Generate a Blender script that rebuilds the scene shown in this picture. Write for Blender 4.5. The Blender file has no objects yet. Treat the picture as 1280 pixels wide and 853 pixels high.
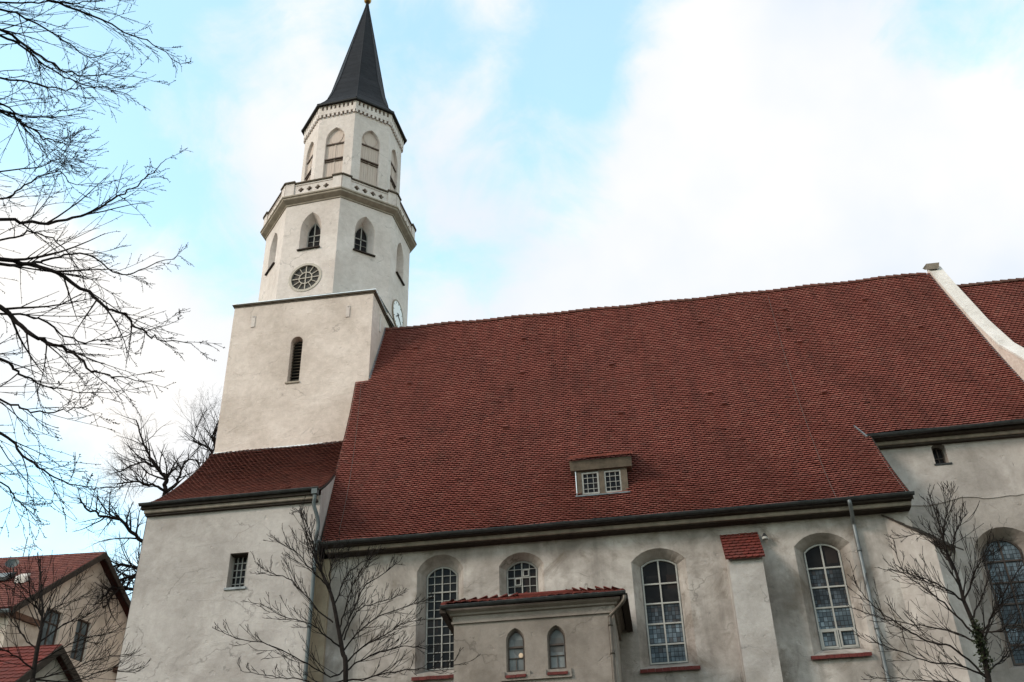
import bpy, bmesh, math, random
import numpy as np
from mathutils import Vector, Matrix
from mathutils.geometry import tessellate_polygon

scene = bpy.context.scene
col = scene.collection
rnd = random.Random(7)

# ------------------------------------------------------------------ camera
EYE = Vector((0, 0, 1.6))
CR = Vector((0.98903152, 0.14535268, -0.02625346))
CU = Vector((0.10158536, -0.54035523, 0.83528237))
CF = Vector((-0.10722433, 0.82878757, 0.54919406))
FPX = 1301.83                      # focal length in pixels of a 1280 px wide picture
cam_d = bpy.data.cameras.new('camera'); cam = bpy.data.objects.new('camera', cam_d); col.objects.link(cam)
cam_d.sensor_fit = 'HORIZONTAL'; cam_d.sensor_width = 36; cam_d.lens = FPX / 1280 * 36
cam_d.clip_start = 0.1; cam_d.clip_end = 3000
Mx = Matrix((CR, CU, -CF)).transposed().to_4x4(); Mx.translation = EYE
cam.matrix_world = Mx
scene.camera = cam

def ray(px, py):
    return (CR * ((px - 640) / FPX) - CU * ((py - 426.5) / FPX) + CF).normalized()
def at(px, py, dist):
    """world point seen at a photo pixel, at a horizontal distance from the viewer"""
    d = ray(px, py); return EYE + d * (dist / math.hypot(d.x, d.y))

# ------------------------------------------------------------------ world, sun, exposure
SUN_EL, SUN_AZ = math.radians(27), math.radians(-128)      # azimuth measured from +Y towards +X
world = bpy.data.worlds.new('World'); scene.world = world; world.use_nodes = True
wn = world.node_tree.nodes; wl = world.node_tree.links; wn.clear()
def N(tree, typ, **kw):
    n = tree.nodes.new(typ)
    for k, v in kw.items(): setattr(n, k, v)
    return n
wt = world.node_tree
out = N(wt, 'ShaderNodeOutputWorld')
sky = N(wt, 'ShaderNodeTexSky'); sky.sky_type = 'NISHITA'; sky.sun_disc = False
sky.sun_elevation = SUN_EL; sky.sun_rotation = SUN_AZ
sky.air_density = 1.0; sky.dust_density = 0.6; sky.ozone_density = 1.6
bg1 = N(wt, 'ShaderNodeBackground'); bg1.inputs['Strength'].default_value = 0.15
tint = N(wt, 'ShaderNodeMixRGB', blend_type='MULTIPLY'); tint.inputs[0].default_value = 1
tint.inputs[2].default_value = (1.25, 1.52, 1.22, 1)
wl.new(sky.outputs[0], tint.inputs[1]); wl.new(tint.outputs[0], bg1.inputs['Color'])
tc = N(wt, 'ShaderNodeTexCoord')
noi = N(wt, 'ShaderNodeTexNoise'); noi.inputs['Scale'].default_value = 3.1; noi.inputs['Detail'].default_value = 8
noi.inputs['Roughness'].default_value = 0.56; noi.inputs['Distortion'].default_value = 0.3
mp = N(wt, 'ShaderNodeMapping'); mp.inputs['Location'].default_value = (2.3, 0.4, 1.1); mp.inputs['Scale'].default_value = (1, 1, 1.25)
wl.new(tc.outputs['Generated'], mp.inputs[0]); wl.new(mp.outputs[0], noi.inputs['Vector'])
acc = noi.outputs['Fac']
# broad openings (-) and banks (+) of the cloud deck, as directions on the sky
BANKS = [((150, 120), -.24, 7), ((250, 30), -.10, 5), ((215, 290), -.20, 6), ((60, 60), -.10, 6), ((250, 110), .16, 4), ((110, 330), .14, 5), ((170, 470), .10, 5), ((745, 185), -.16, 6), ((690, 80), -.07, 5), ((560, 130), -.06, 5), ((560, 290), -.15, 4), ((770, 30), -.14, 5),
         ((1190, 70), -.10, 4.5), ((1120, 20), -.12, 4), ((90, 470), -.10, 4.5), ((30, 620), -.06, 4), ((470, 330), -.06, 4), ((1010, 30), -.08, 3.5), ((900, 30), -.04, 4),
         ((330, 150), .18, 6), ((960, 150), .22, 8), ((1150, 260), .2, 9), ((60, 400), .10, 6), ((640, 370), .14, 6), ((250, 480), .12, 5), ((880, 250), .16, 7)]
for (px, py), wgt, deg in BANKS:
    d = ray(px, py)
    dp = N(wt, 'ShaderNodeVectorMath', operation='DOT_PRODUCT'); dp.inputs[1].default_value = d
    wl.new(tc.outputs['Generated'], dp.inputs[0])
    mr = N(wt, 'ShaderNodeMapRange', interpolation_type='SMOOTHSTEP')
    mr.inputs['From Min'].default_value = math.cos(math.radians(deg * 1.25)); mr.inputs['From Max'].default_value = 1
    mr.inputs['To Min'].default_value = 0; mr.inputs['To Max'].default_value = wgt
    wl.new(dp.outputs['Value'], mr.inputs['Value'])
    ad = N(wt, 'ShaderNodeMath', operation='ADD'); wl.new(acc, ad.inputs[0]); wl.new(mr.outputs[0], ad.inputs[1]); acc = ad.outputs[0]
fin = N(wt, 'ShaderNodeTexNoise'); fin.inputs['Scale'].default_value = 11; fin.inputs['Detail'].default_value = 7; fin.inputs['Roughness'].default_value = 0.6; fin.inputs['Distortion'].default_value = 0.6
wl.new(tc.outputs['Generated'], fin.inputs['Vector'])
fmr = N(wt, 'ShaderNodeMapRange'); fmr.inputs['From Min'].default_value = 0; fmr.inputs['From Max'].default_value = 1; fmr.inputs['To Min'].default_value = -.24; fmr.inputs['To Max'].default_value = .24
wl.new(fin.outputs['Fac'], fmr.inputs['Value'])
ad = N(wt, 'ShaderNodeMath', operation='ADD'); wl.new(acc, ad.inputs[0]); wl.new(fmr.outputs[0], ad.inputs[1]); acc = ad.outputs[0]
mask = N(wt, 'ShaderNodeMapRange', interpolation_type='SMOOTHSTEP')
mask.inputs['From Min'].default_value = 0.30; mask.inputs['From Max'].default_value = 0.60; mask.inputs['To Min'].default_value = 0.24
wl.new(acc, mask.inputs['Value'])
noi2 = N(wt, 'ShaderNodeTexNoise'); noi2.inputs['Scale'].default_value = 3.4; noi2.inputs['Detail'].default_value = 5
mp2 = N(wt, 'ShaderNodeMapping'); mp2.inputs['Location'].default_value = (7.3, 1.4, 3.1)
wl.new(tc.outputs['Generated'], mp2.inputs[0]); wl.new(mp2.outputs[0], noi2.inputs['Vector'])
cr = N(wt, 'ShaderNodeValToRGB')
cr.color_ramp.elements[0].position = 0.36; cr.color_ramp.elements[0].color = (0.79, 0.85, 0.93, 1)
cr.color_ramp.elements[1].position = 0.62; cr.color_ramp.elements[1].color = (1.0, 0.975, 0.94, 1)
wl.new(noi2.outputs['Fac'], cr.inputs[0])
bg2 = N(wt, 'ShaderNodeBackground'); bg2.inputs['Strength'].default_value = 0.352
wl.new(cr.outputs[0], bg2.inputs['Color'])
mixs = N(wt, 'ShaderNodeMixShader')
wl.new(mask.outputs[0], mixs.inputs[0]); wl.new(bg1.outputs[0], mixs.inputs[1]); wl.new(bg2.outputs[0], mixs.inputs[2])
wl.new(mixs.outputs[0], out.inputs[0])

sd = bpy.data.lights.new('sun', 'SUN'); sd.energy = 0.72; sd.angle = math.radians(14); sd.color = (1.0, 0.86, 0.74)
sun = bpy.data.objects.new('sun', sd); col.objects.link(sun)
sdir = Vector((math.sin(SUN_AZ) * math.cos(SUN_EL), math.cos(SUN_AZ) * math.cos(SUN_EL), math.sin(SUN_EL)))
sun.rotation_euler = sdir.to_track_quat('Z', 'Y').to_euler(); sun.location = (-40, -30, 60)

vs = scene.view_settings
scene.display_settings.display_device = 'sRGB'
vs.view_transform = 'Standard'; vs.look = 'None'; vs.gamma = 1; vs.use_curve_mapping = False
vs.exposure = 1.62
try: scene.cycles.max_bounces = 6
except Exception: pass

# ------------------------------------------------------------------ materials
def new_mat(name, rough=0.8, spec=0.3):
    m = bpy.data.materials.new(name); m.use_nodes = True
    b = m.node_tree.nodes['Principled BSDF']; b.inputs['Roughness'].default_value = rough
    b.inputs['Specular IOR Level'].default_value = spec
    return m, m.node_tree, b
def noise(t, scale, detail=5, rough=0.55, vec=None, stretch=None, dist=0.0):
    n = N(t, 'ShaderNodeTexNoise'); n.inputs['Scale'].default_value = scale; n.inputs['Detail'].default_value = detail
    n.inputs['Roughness'].default_value = rough; n.inputs['Distortion'].default_value = dist
    g = N(t, 'ShaderNodeNewGeometry')
    if stretch:
        mpn = N(t, 'ShaderNodeMapping'); mpn.inputs['Scale'].default_value = stretch
        t.links.new(g.outputs['Position'], mpn.inputs[0]); t.links.new(mpn.outputs[0], n.inputs['Vector'])
    else: t.links.new(g.outputs['Position'], n.inputs['Vector'])
    return n.outputs['Fac']
def ramp(t, fac, stops):
    r = N(t, 'ShaderNodeValToRGB')
    e = r.color_ramp.elements
    while len(e) < len(stops): e.new(0.5)
    for k, (p, c) in enumerate(stops): e[k].position = p; e[k].color = (*c, 1) if len(c) == 3 else c
    t.links.new(fac, r.inputs[0]); return r.outputs[0]
def mixc(t, fac, a, b, mode='MIX'):
    m = N(t, 'ShaderNodeMixRGB', blend_type=mode)
    for s, i in ((fac, 0), (a, 1), (b, 2)):
        if hasattr(s, 'is_linked') or hasattr(s, 'links'): t.links.new(s, m.inputs[i])
        else: m.inputs[i].default_value = s if i == 0 else (*s, 1)
    return m.outputs[0]
def bump(t, b, h, dist, strength=1.0, prev=None):
    n = N(t, 'ShaderNodeBump'); n.inputs['Distance'].default_value = dist; n.inputs['Strength'].default_value = strength
    t.links.new(h, n.inputs['Height'])
    if prev: t.links.new(prev, n.inputs['Normal'])
    t.links.new(n.outputs[0], b.inputs['Normal']); return n.outputs[0]
def plaster(name, base, light, dark, stain=0.35, patch=0.02, streak=0.3, stain_col=None):
    """lime render: mottled tone, washed streaks, dirty patches, trowel bumps"""
    m, t, b = new_mat(name, 0.92, 0.1)
    mott = noise(t, 0.55, 7, 0.62, dist=0.4)
    c = ramp(t, mott, [(0.36, dark), (0.5, base), (0.64, light)])
    fine = noise(t, 4.5, 9, 0.74, dist=0.5)
    c = mixc(t, 0.42, c, ramp(t, fine, [(0.34, (0.68, 0.67, 0.65)), (0.62, (1.03, 1.03, 1.03))]), 'MULTIPLY')
    st = noise(t, 1.0, 6, 0.6, stretch=(2.2, 2.2, 0.22))
    c = mixc(t, ramp(t, st, [(0.5, (0, 0, 0)), (0.78, (streak,) * 3)]), c, tuple(x * 0.45 for x in dark))
    sc = stain_col or (dark[0] * 0.62, dark[1] * 0.56, dark[2] * 0.48)
    bl = noise(t, 0.8, 8, 0.68, dist=1.0)
    c = mixc(t, ramp(t, bl, [(0.53, (0, 0, 0)), (0.7, (stain,) * 3)]), c, sc)
    g_ = N(t, 'ShaderNodeNewGeometry'); wv = N(t, 'ShaderNodeTexNoise'); wv.inputs['Scale'].default_value = 1.6; wv.inputs['Detail'].default_value = 5
    t.links.new(g_.outputs['Position'], wv.inputs['Vector'])
    va = N(t, 'ShaderNodeVectorMath', operation='MULTIPLY_ADD'); va.inputs[1].default_value = (1.1, 1.1, 1.1)
    t.links.new(wv.outputs['Color'], va.inputs[0]); t.links.new(g_.outputs['Position'], va.inputs[2])
    vo = N(t, 'ShaderNodeTexVoronoi', feature='DISTANCE_TO_EDGE'); vo.inputs['Scale'].default_value = 0.42
    t.links.new(va.outputs[0], vo.inputs['Vector'])
    ck_ = mixc(t, ramp(t, noise(t, 0.7, 3, 0.5), [(0.5, (0, 0, 0)), (0.6, (1, 1, 1))]), (0, 0, 0), ramp(t, vo.outputs['Distance'], [(0.0, (0.55, 0.55, 0.55)), (0.012, (0, 0, 0))]))
    c = mixc(t, ck_, c, tuple(x * 0.4 for x in dark))
    t.links.new(c, b.inputs['Base Color'])
    p1 = bump(t, b, ramp(t, noise(t, 1.1, 6, 0.6, stretch=(0.7, 0.7, 1.9), dist=0.7), [(0.52, (0, 0, 0)), (0.64, (1, 1, 1))]), patch, 0.5)
    p2 = bump(t, b, noise(t, 3.0, 5, 0.6), 0.05, 0.5, p1)
    p3 = bump(t, b, ramp(t, noise(t, 3.6, 3, 0.5), [(0.66, (1, 1, 1)), (0.72, (0, 0, 0))]), 0.03, 0.5, p2)
    bump(t, b, noise(t, 28, 4, 0.7), 0.012, 0.6, p3)
    return m
def plain(name, c, rough=0.6, spec=0.3, metal=0.0, var=0.25, scale=6, bmp=0.0, stretch=None):
    m, t, b = new_mat(name, rough, spec); b.inputs['Metallic'].default_value = metal
    n = noise(t, scale, 5, 0.6, stretch=stretch)
    t.links.new(ramp(t, n, [(0.3, tuple(x * (1 - var) for x in c)), (0.7, tuple(min(1, x * (1 + var)) for x in c))]), b.inputs['Base Color'])
    if bmp: bump(t, b, n, bmp)
    return m
def tile_mat(name, stops, moss=(0.075, 0.034, 0.027), mossamt=0.35):
    m, t, b = new_mat(name, 0.8, 0.25)
    g = N(t, 'ShaderNodeNewGeometry')
    c = ramp(t, g.outputs['Random Per Island'], stops)
    n = noise(t, 0.45, 7, 0.62, dist=0.6)
    c = mixc(t, ramp(t, n, [(0.42, (0, 0, 0)), (0.75, (mossamt,) * 3)]), c, moss)
    sk_ = noise(t, 1.0, 5, 0.6, stretch=(3.0, 0.35, 0.35))
    c = mixc(t, ramp(t, sk_, [(0.48, (0, 0, 0)), (0.75, (0.4, 0.4, 0.4))]), c, moss)
    f = noise(t, 22, 4, 0.7)
    c = mixc(t, 0.35, c, ramp(t, f, [(0.3, (0.6, 0.6, 0.6)), (0.7, (1, 1, 1))]), 'MULTIPLY')
    t.links.new(c, b.inputs['Base Color']); bump(t, b, f, 0.01, 0.6)
    return m
M = {}
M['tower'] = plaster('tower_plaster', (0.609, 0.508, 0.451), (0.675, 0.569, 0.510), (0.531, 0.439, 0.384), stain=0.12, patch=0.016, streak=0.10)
M['lantern'] = plaster('lantern_plaster', (0.627, 0.547, 0.506), (0.679, 0.596, 0.556), (0.566, 0.487, 0.447), stain=0.06, patch=0.006, streak=0.10)
M['base'] = plaster('base_plaster', (0.415, 0.371, 0.348), (0.474, 0.427, 0.402), (0.345, 0.306, 0.285), stain=0.22, patch=0.014, streak=0.14)
M['nave'] = plaster('nave_plaster', (0.329, 0.290, 0.263), (0.472, 0.422, 0.389), (0.210, 0.180, 0.159), stain=0.8, patch=0.010, streak=0.5)  # dirty grey plaster, darkened further in place of shade on the low wall
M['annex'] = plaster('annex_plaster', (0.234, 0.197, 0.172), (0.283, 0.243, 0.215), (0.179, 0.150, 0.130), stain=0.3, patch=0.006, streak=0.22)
M['buttress'] = plaster('buttress_plaster', (0.384, 0.350, 0.330), (0.451, 0.414, 0.390), (0.306, 0.277, 0.260), stain=0.35, patch=0.008, streak=0.2)
M['chapel'] = plaster('chapel_plaster', (0.376, 0.334, 0.309), (0.460, 0.414, 0.385), (0.288, 0.254, 0.232), stain=0.3, patch=0.01, streak=0.25)
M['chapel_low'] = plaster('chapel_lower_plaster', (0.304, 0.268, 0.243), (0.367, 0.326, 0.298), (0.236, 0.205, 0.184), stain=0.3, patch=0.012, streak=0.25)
M['ochre'] = plaster('ochre_plaster', (0.345, 0.280, 0.205), (0.40, 0.335, 0.255), (0.28, 0.225, 0.165), stain=0.2, streak=0.2)
M['coping'] = plaster('coping_plaster', (0.620, 0.568, 0.526), (0.700, 0.645, 0.605), (0.520, 0.471, 0.429), stain=0.15, streak=0.1)
M['house'] = plaster('house_plaster', (0.582, 0.499, 0.432), (0.667, 0.582, 0.511), (0.455, 0.386, 0.329), stain=0.5, streak=0.3)
M['house_grey'] = plaster('house_grey_plaster', (0.312, 0.276, 0.240), (0.390, 0.350, 0.304), (0.221, 0.200, 0.178), stain=0.4)
M['tile'] = tile_mat('nave_tile', [(0, (0.225, 0.063, 0.047)), (0.4, (0.25, 0.072, 0.053)), (0.8, (0.275, 0.084, 0.062)), (0.95, (0.30, 0.108, 0.08)), (1, (0.19, 0.065, 0.05))], mossamt=0.28)
M['tile_old'] = tile_mat('old_tile', [(0, (0.135, 0.04, 0.031)), (0.5, (0.17, 0.052, 0.039)), (0.9, (0.20, 0.068, 0.05)), (1, (0.11, 0.043, 0.036))], mossamt=0.4)
M['tile_new'] = tile_mat('bright_tile', [(0, (0.13, 0.024, 0.018)), (0.6, (0.165, 0.032, 0.023)), (1, (0.115, 0.026, 0.021))], mossamt=0.35)
M['deck'] = plain('roof_deck', (0.045, 0.015, 0.012), 0.95, 0.1)
M['ridge'] = tile_mat('ridge_tile', [(0, (0.10, 0.032, 0.024)), (1, (0.16, 0.055, 0.04))], moss=(0.09, 0.08, 0.06), mossamt=0.6)
M['zinc_dark'] = plain('dark_gutter', (0.035, 0.036, 0.036), 0.55, 0.4, 0.3, 0.4)
M['zinc_old'] = plain('old_zinc', (0.085, 0.098, 0.10), 0.55, 0.3, 0.3, 0.4, 5, 0, (1, 1, 0.3))
M['zinc'] = plain('weathered_zinc', (0.15, 0.16, 0.165), 0.5, 0.4, 0.5, 0.35, 5, 0, (1, 1, 0.3))
M['zinc_light'] = plain('bright_zinc', (0.62, 0.64, 0.65), 0.45, 0.4, 0.4, 0.15)
M['copper'] = plain('brown_downpipe', (0.085, 0.068, 0.055), 0.5, 0.4, 0.3, 0.3)
M['wood'] = plain('weathered_board', (0.10, 0.078, 0.058), 0.85, 0.2, 0, 0.3, 5, 0.004)
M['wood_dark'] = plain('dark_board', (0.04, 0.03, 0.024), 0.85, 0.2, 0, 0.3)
M['cornice'] = plain('stained_cornice', (0.235, 0.195, 0.16), 0.9, 0.15, 0, 0.3, 3, 0.004)
M['cornice_tower'] = plain('tower_cornice', (0.30, 0.25, 0.20), 0.85, 0.15, 0, 0.2, 4, 0.003)
M['shutter'] = plain('pinkish_shutter', (0.51, 0.415, 0.36), 0.8, 0.2, 0, 0.07, 3, 0.003, (6, 6, 0.6))
M['frame'] = plain('white_window_paint', (0.26, 0.25, 0.23), 0.6, 0.3, 0, 0.2)
M['frame_white'] = plain('clean_white_paint', (0.32, 0.305, 0.28), 0.6, 0.3, 0, 0.12)
M['frame_brown'] = plain('brown_window_paint', (0.055, 0.038, 0.03), 0.6, 0.3)
M['band'] = plain('red_brown_band', (0.12, 0.065, 0.045), 0.85, 0.2)
M['rail'] = plain('brown_rail', (0.12, 0.085, 0.07), 0.8, 0.2)
M['iron'] = plain('dark_iron', (0.03, 0.028, 0.026), 0.7, 0.3)
M['sill'] = plain('red_sill_tile', (0.10, 0.017, 0.014), 0.75, 0.3, 0, 0.35, 8, 0.004)
M['slate'] = None
M['gold'] = plain('tarnished_gilding', (0.36, 0.20, 0.06), 0.4, 0.5, 0.8, 0.3)
M['clock'] = plain('white_clock_enamel', (0.80, 0.80, 0.80), 0.5, 0.3, 0, 0.04)
M['black'] = plain('black_paint', (0.02, 0.02, 0.02), 0.6, 0.3)
M['bark'] = plain('bark', (0.016, 0.012, 0.0105), 0.95, 0.1, 0, 0.4, 12, 0.01)
M['bark_dark'] = plain('dark_bark', (0.016, 0.012, 0.011), 0.95, 0.05, 0, 0.4, 12, 0.01)
M['ivy'] = plain('moss', (0.022, 0.026, 0.012), 0.95, 0.1, 0, 0.5, 10)
def slate():
    m, t, b = new_mat('slate_cladding', 0.7, 0.15)
    br = N(t, 'ShaderNodeTexNoise'); 
    n = noise(t, 1.2, 6, 0.65, stretch=(1.5, 1.5, 3.5)); n2 = noise(t, 7, 4, 0.6, stretch=(1, 1, 3))
    c = ramp(t, n, [(0.3, (0.010, 0.011, 0.014)), (0.55, (0.017, 0.018, 0.022)), (0.8, (0.028, 0.029, 0.034))])
    t.links.new(mixc(t, 0.5, c, ramp(t, n2, [(0.3, (0.6, 0.6, 0.6)), (0.7, (1.2, 1.2, 1.2))]), 'MULTIPLY'), b.inputs['Base Color'])
    w = N(t, 'ShaderNodeTexWave', wave_type='BANDS', bands_direction='Z', wave_profile='SAW'); w.inputs['Scale'].default_value = 1.1; w.inputs['Distortion'].default_value = 0.4
    g = N(t, 'ShaderNodeNewGeometry'); t.links.new(g.outputs['Position'], w.inputs['Vector'])
    bump(t, b, n2, 0.02, 0.6, bump(t, b, w.outputs['Fac'], 0.03, 0.25)); return m
M['slate'] = slate()
def glass(name, dark, lead=None, tintc=(0.10, 0.15, 0.19), amt=0.3, rough=0.14, spec=0.05):
    """old glazing: near-black behind, pane reflections mixed into the colour, optional leading"""
    m, t, b = new_mat(name, rough, spec)
    g = N(t, 'ShaderNodeNewGeometry')
    mpn = N(t, 'ShaderNodeMapping'); s = lead or 3.0
    mpn.inputs['Scale'].default_value = (s, 0.01, s * 0.8); t.links.new(g.outputs['Position'], mpn.inputs[0])
    wn_ = N(t, 'ShaderNodeTexVoronoi', feature='F1', distance='CHEBYCHEV'); wn_.inputs['Scale'].default_value = 1; wn_.inputs['Randomness'].default_value = 0.04 if lead else 0.3
    t.links.new(mpn.outputs[0], wn_.inputs['Vector'])
    sp = N(t, 'ShaderNodeSeparateColor'); t.links.new(wn_.outputs['Color'], sp.inputs[0])
    big = noise(t, 1.3, 4, 0.6)
    fac = N(t, 'ShaderNodeMath', operation='MULTIPLY'); t.links.new(sp.outputs[0], fac.inputs[0])
    t.links.new(ramp(t, big, [(0.38, (0, 0, 0)), (0.66, (1, 1, 1))]), fac.inputs[1])
    f2 = N(t, 'ShaderNodeMath', operation='MULTIPLY'); t.links.new(fac.outputs[0], f2.inputs[0]); f2.inputs[1].default_value = amt * 2
    c = mixc(t, f2.outputs[0], dark, tintc)
    warm = N(t, 'ShaderNodeMath', operation='GREATER_THAN'); t.links.new(sp.outputs[1], warm.inputs[0]); warm.inputs[1].default_value = 0.86
    c = mixc(t, mixc(t, warm.outputs[0], (0, 0, 0), (amt * .5,) * 3), c, (0.07, 0.045, 0.035))
    if lead:
        e = ramp(t, wn_.outputs['Distance'], [(0.40, (0, 0, 0)), (0.47, (0.85, 0.85, 0.85))])
        c = mixc(t, e, c, (0.012, 0.012, 0.013))
    t.links.new(c, b.inputs['Base Color'])
    nb = N(t, 'ShaderNodeBump'); nb.inputs['Distance'].default_value = 0.02; nb.inputs['Strength'].default_value = 0.5
    t.links.new(noise(t, 2.5, 3, 0.5), nb.inputs['Height']); t.links.new(nb.outputs[0], b.inputs['Normal'])
    return m
M['glass'] = glass('dark_glass', (0.009, 0.009, 0.010), None, (0.028, 0.026, 0.025), 0.4)
M['glass_grey'] = glass('clouded_glass', (0.10, 0.105, 0.105), None, (0.24, 0.25, 0.25), 0.6, 0.18)
M['glass_blue'] = glass('bluish_glass', (0.08, 0.10, 0.11), None, (0.20, 0.25, 0.27), 0.5)
M['lead'] = glass('leaded_glass', (0.055, 0.07, 0.082), 9, (0.19, 0.235, 0.27), 0.7)  # bluish tone is reflected sky put into the base colour
M['lead_dark'] = glass('dark_leaded_glass', (0.024, 0.028, 0.032), 10, (0.10, 0.12, 0.14), 0.6)  # same leading, fainter sky reflection in the colour

M['rose'] = plain('stone_tracery', (0.44, 0.39, 0.335), 0.85, 0.2, 0, 0.12)
M['glass_rose'] = glass('dusty_glass', (0.05, 0.046, 0.042), None, (0.085, 0.08, 0.075), 0.5)
# ------------------------------------------------------------------ mesh helpers
class MB:
    """collects faces for one mesh"""
    def __init__(s): s.v = []; s.f = []; s.mi = []
    def add(s, vs_, fs, mi=0):
        o = len(s.v); s.v.extend([tuple(p) for p in vs_])
        for f in fs: s.f.append([i + o for i in f]); s.mi.append(mi)
        return s
    def hexa(s, p, mi=0):     # 8 points: bottom ring 0-3, top ring 4-7
        return s.add(p, [(3, 2, 1, 0), (4, 5, 6, 7), (0, 1, 5, 4), (1, 2, 6, 5), (2, 3, 7, 6), (3, 0, 4, 7)], mi)
    def box(s, x0, x1, y0, y1, z0, z1, mi=0):
        return s.hexa([(x0, y0, z0), (x1, y0, z0), (x1, y1, z0), (x0, y1, z0), (x0, y0, z1), (x1, y0, z1), (x1, y1, z1), (x0, y1, z1)], mi)
    def fbox(s, F, u0, u1, z0, z1, d0, d1, mi=0):   # box in a wall frame; d is depth INTO the wall
        return s.hexa([F(u0, z0, d0), F(u1, z0, d0), F(u1, z0, d1), F(u0, z0, d1), F(u0, z1, d0), F(u1, z1, d0), F(u1, z1, d1), F(u0, z1, d1)], mi)
    def prism(s, ring, off, mi=0):       # ring of points, extruded by vector
        n = len(ring); r2 = [Vector(p) + Vector(off) for p in ring]
        fs = [tuple(range(n - 1, -1, -1)), tuple(range(n, 2 * n))] + [(i, (i + 1) % n, n + (i + 1) % n, n + i) for i in range(n)]
        return s.add(list(ring) + r2, fs, mi)
    def loft(s, rings, closed=True, cap=True, mi=0):
        n = len(rings[0]); vs_ = [p for r in rings for p in r]; fs = []
        for k in range(len(rings) - 1):
            for i in range(n if closed else n - 1):
                j = (i + 1) % n; fs.append((k * n + i, k * n + j, (k + 1) * n + j, (k + 1) * n + i))
        if cap: fs += [tuple(range(n - 1, -1, -1)), tuple(range((len(rings) - 1) * n, len(rings) * n))]
        return s.add(vs_, fs, mi)
    def tube(s, pts, rad, sides=8, mi=0):
        pts = [Vector(p) for p in pts]; rad = rad if isinstance(rad, (list, tuple)) else [rad] * len(pts)
        rings = []; ref = None
        for i, p in enumerate(pts):
            d = (pts[min(i + 1, len(pts) - 1)] - pts[max(i - 1, 0)]).normalized()
            if ref is None: ref = d.orthogonal().normalized()
            ref = (ref - d * ref.dot(d)); ref = ref.normalized() if ref.length > 1e-6 else d.orthogonal().normalized()
            b = d.cross(ref)
            rings.append([p + (ref * math.cos(2 * math.pi * k / sides) + b * math.sin(2 * math.pi * k / sides)) * rad[i] for k in range(sides)])
        return s.loft(rings, mi=mi)
    def build(s, name, mats, parent=None, smooth=False):
        me = bpy.data.meshes.new(name); me.from_pydata(s.v, [], s.f)
        for m in (mats if isinstance(mats, (list, tuple)) else [mats]): me.materials.append(m)
        if any(s.mi): me.polygons.foreach_set('material_index', s.mi)
        if smooth: me.polygons.foreach_set('use_smooth', [True] * len(me.polygons))
        me.update()
        o = bpy.data.objects.new(name, me); col.objects.link(o)
        if parent: o.parent = parent; o.matrix_parent_inverse = parent.matrix_world.inverted()
        return o
def empty(name, loc, label, cat, group=None):
    o = bpy.data.objects.new(name, None); o.location = loc; o.empty_display_size = 0.5; col.objects.link(o)
    o['label'] = label; o['category'] = cat
    if group: o['group'] = group
    bpy.context.view_layer.update(); return o

def arch(u0, u1, z0, zs, zt, kind, n=9):
    """outline of an opening, from bottom-left counter-clockwise; straight jambs to zs, crown at zt"""
    pts = [(u0, z0), (u1, z0)]; w = (u1 - u0) / 2; c = (u0 + u1) / 2; h = zt - zs
    if kind == 'rect': return pts + [(u1, zt), (u0, zt)]
    if kind == 'seg':                         # segmental / round arch
        if h >= w * 0.999: R, cz = w, zt - w
        else: R = (w * w + h * h) / (2 * h); cz = zt - R
        a = math.asin(min(1, w / R))
        return pts + [(c + R * math.sin(a - 2 * a * k / n), cz + R * math.cos(a - 2 * a * k / n)) for k in range(n + 1)]
    # pointed
    R = (w * w + h * h) / (2 * w); a = math.asin(min(1, h / R)); m = n // 2 + 1
    rgt = [(u1 - R + R * math.cos(a * k / m), zs + R * math.sin(a * k / m)) for k in range(m + 1)]
    lft = [(2 * c - u, z) for u, z in reversed(rgt[:-1])]
    return pts + rgt + lft
def circle(c, z, r, n=28): return [(c + r * math.cos(2 * math.pi * k / n), z + r * math.sin(2 * math.pi * k / n)) for k in range(n)]
def span_v(poly, u):       # z-extent of outline at u
    zs = []
    for (a, b), (c, d) in zip(poly, poly[1:] + poly[:1]):
        if (a - u) * (c - u) <= 0 and abs(a - c) > 1e-9: zs.append(b + (d - b) * (u - a) / (c - a))
    return (min(zs), max(zs)) if zs else (0, 0)
def span_u(poly, z):
    return span_v([(b, a) for a, b in poly], z)
def inset(poly, w):
    n = len(poly); res = []
    area = sum(poly[i][0] * poly[(i + 1) % n][1] - poly[(i + 1) % n][0] * poly[i][1] for i in range(n)); sg = 1 if area > 0 else -1
    for i in range(n):
        p0, p1, p2 = (Vector(poly[i - 1]), Vector(poly[i]), Vector(poly[(i + 1) % n]))
        d1 = (p1 - p0); d2 = (p2 - p1)
        if d1.length < 1e-7 or d2.length < 1e-7: res.append(tuple(p1)); continue
        d1.normalize(); d2.normalize()
        n1 = Vector((-d1.y, d1.x)) * sg; n2 = Vector((-d2.y, d2.x)) * sg
        b = n1 + n2; b /= max(0.35, b.length_squared / 2) ; res.append(tuple(p1 + b * w))
    return res
def frame_fn(origin, u, nrm):
    """wall frame: F(u, z, depth) -> world; u horizontal along the wall, z absolute height, depth into the wall"""
    o = Vector(origin); u = Vector(u).normalized(); nrm = Vector(nrm).normalized()
    return lambda a, z, d=0.0: Vector((o.x + u.x * a - nrm.x * d, o.y + u.y * a - nrm.y * d, z))
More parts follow.
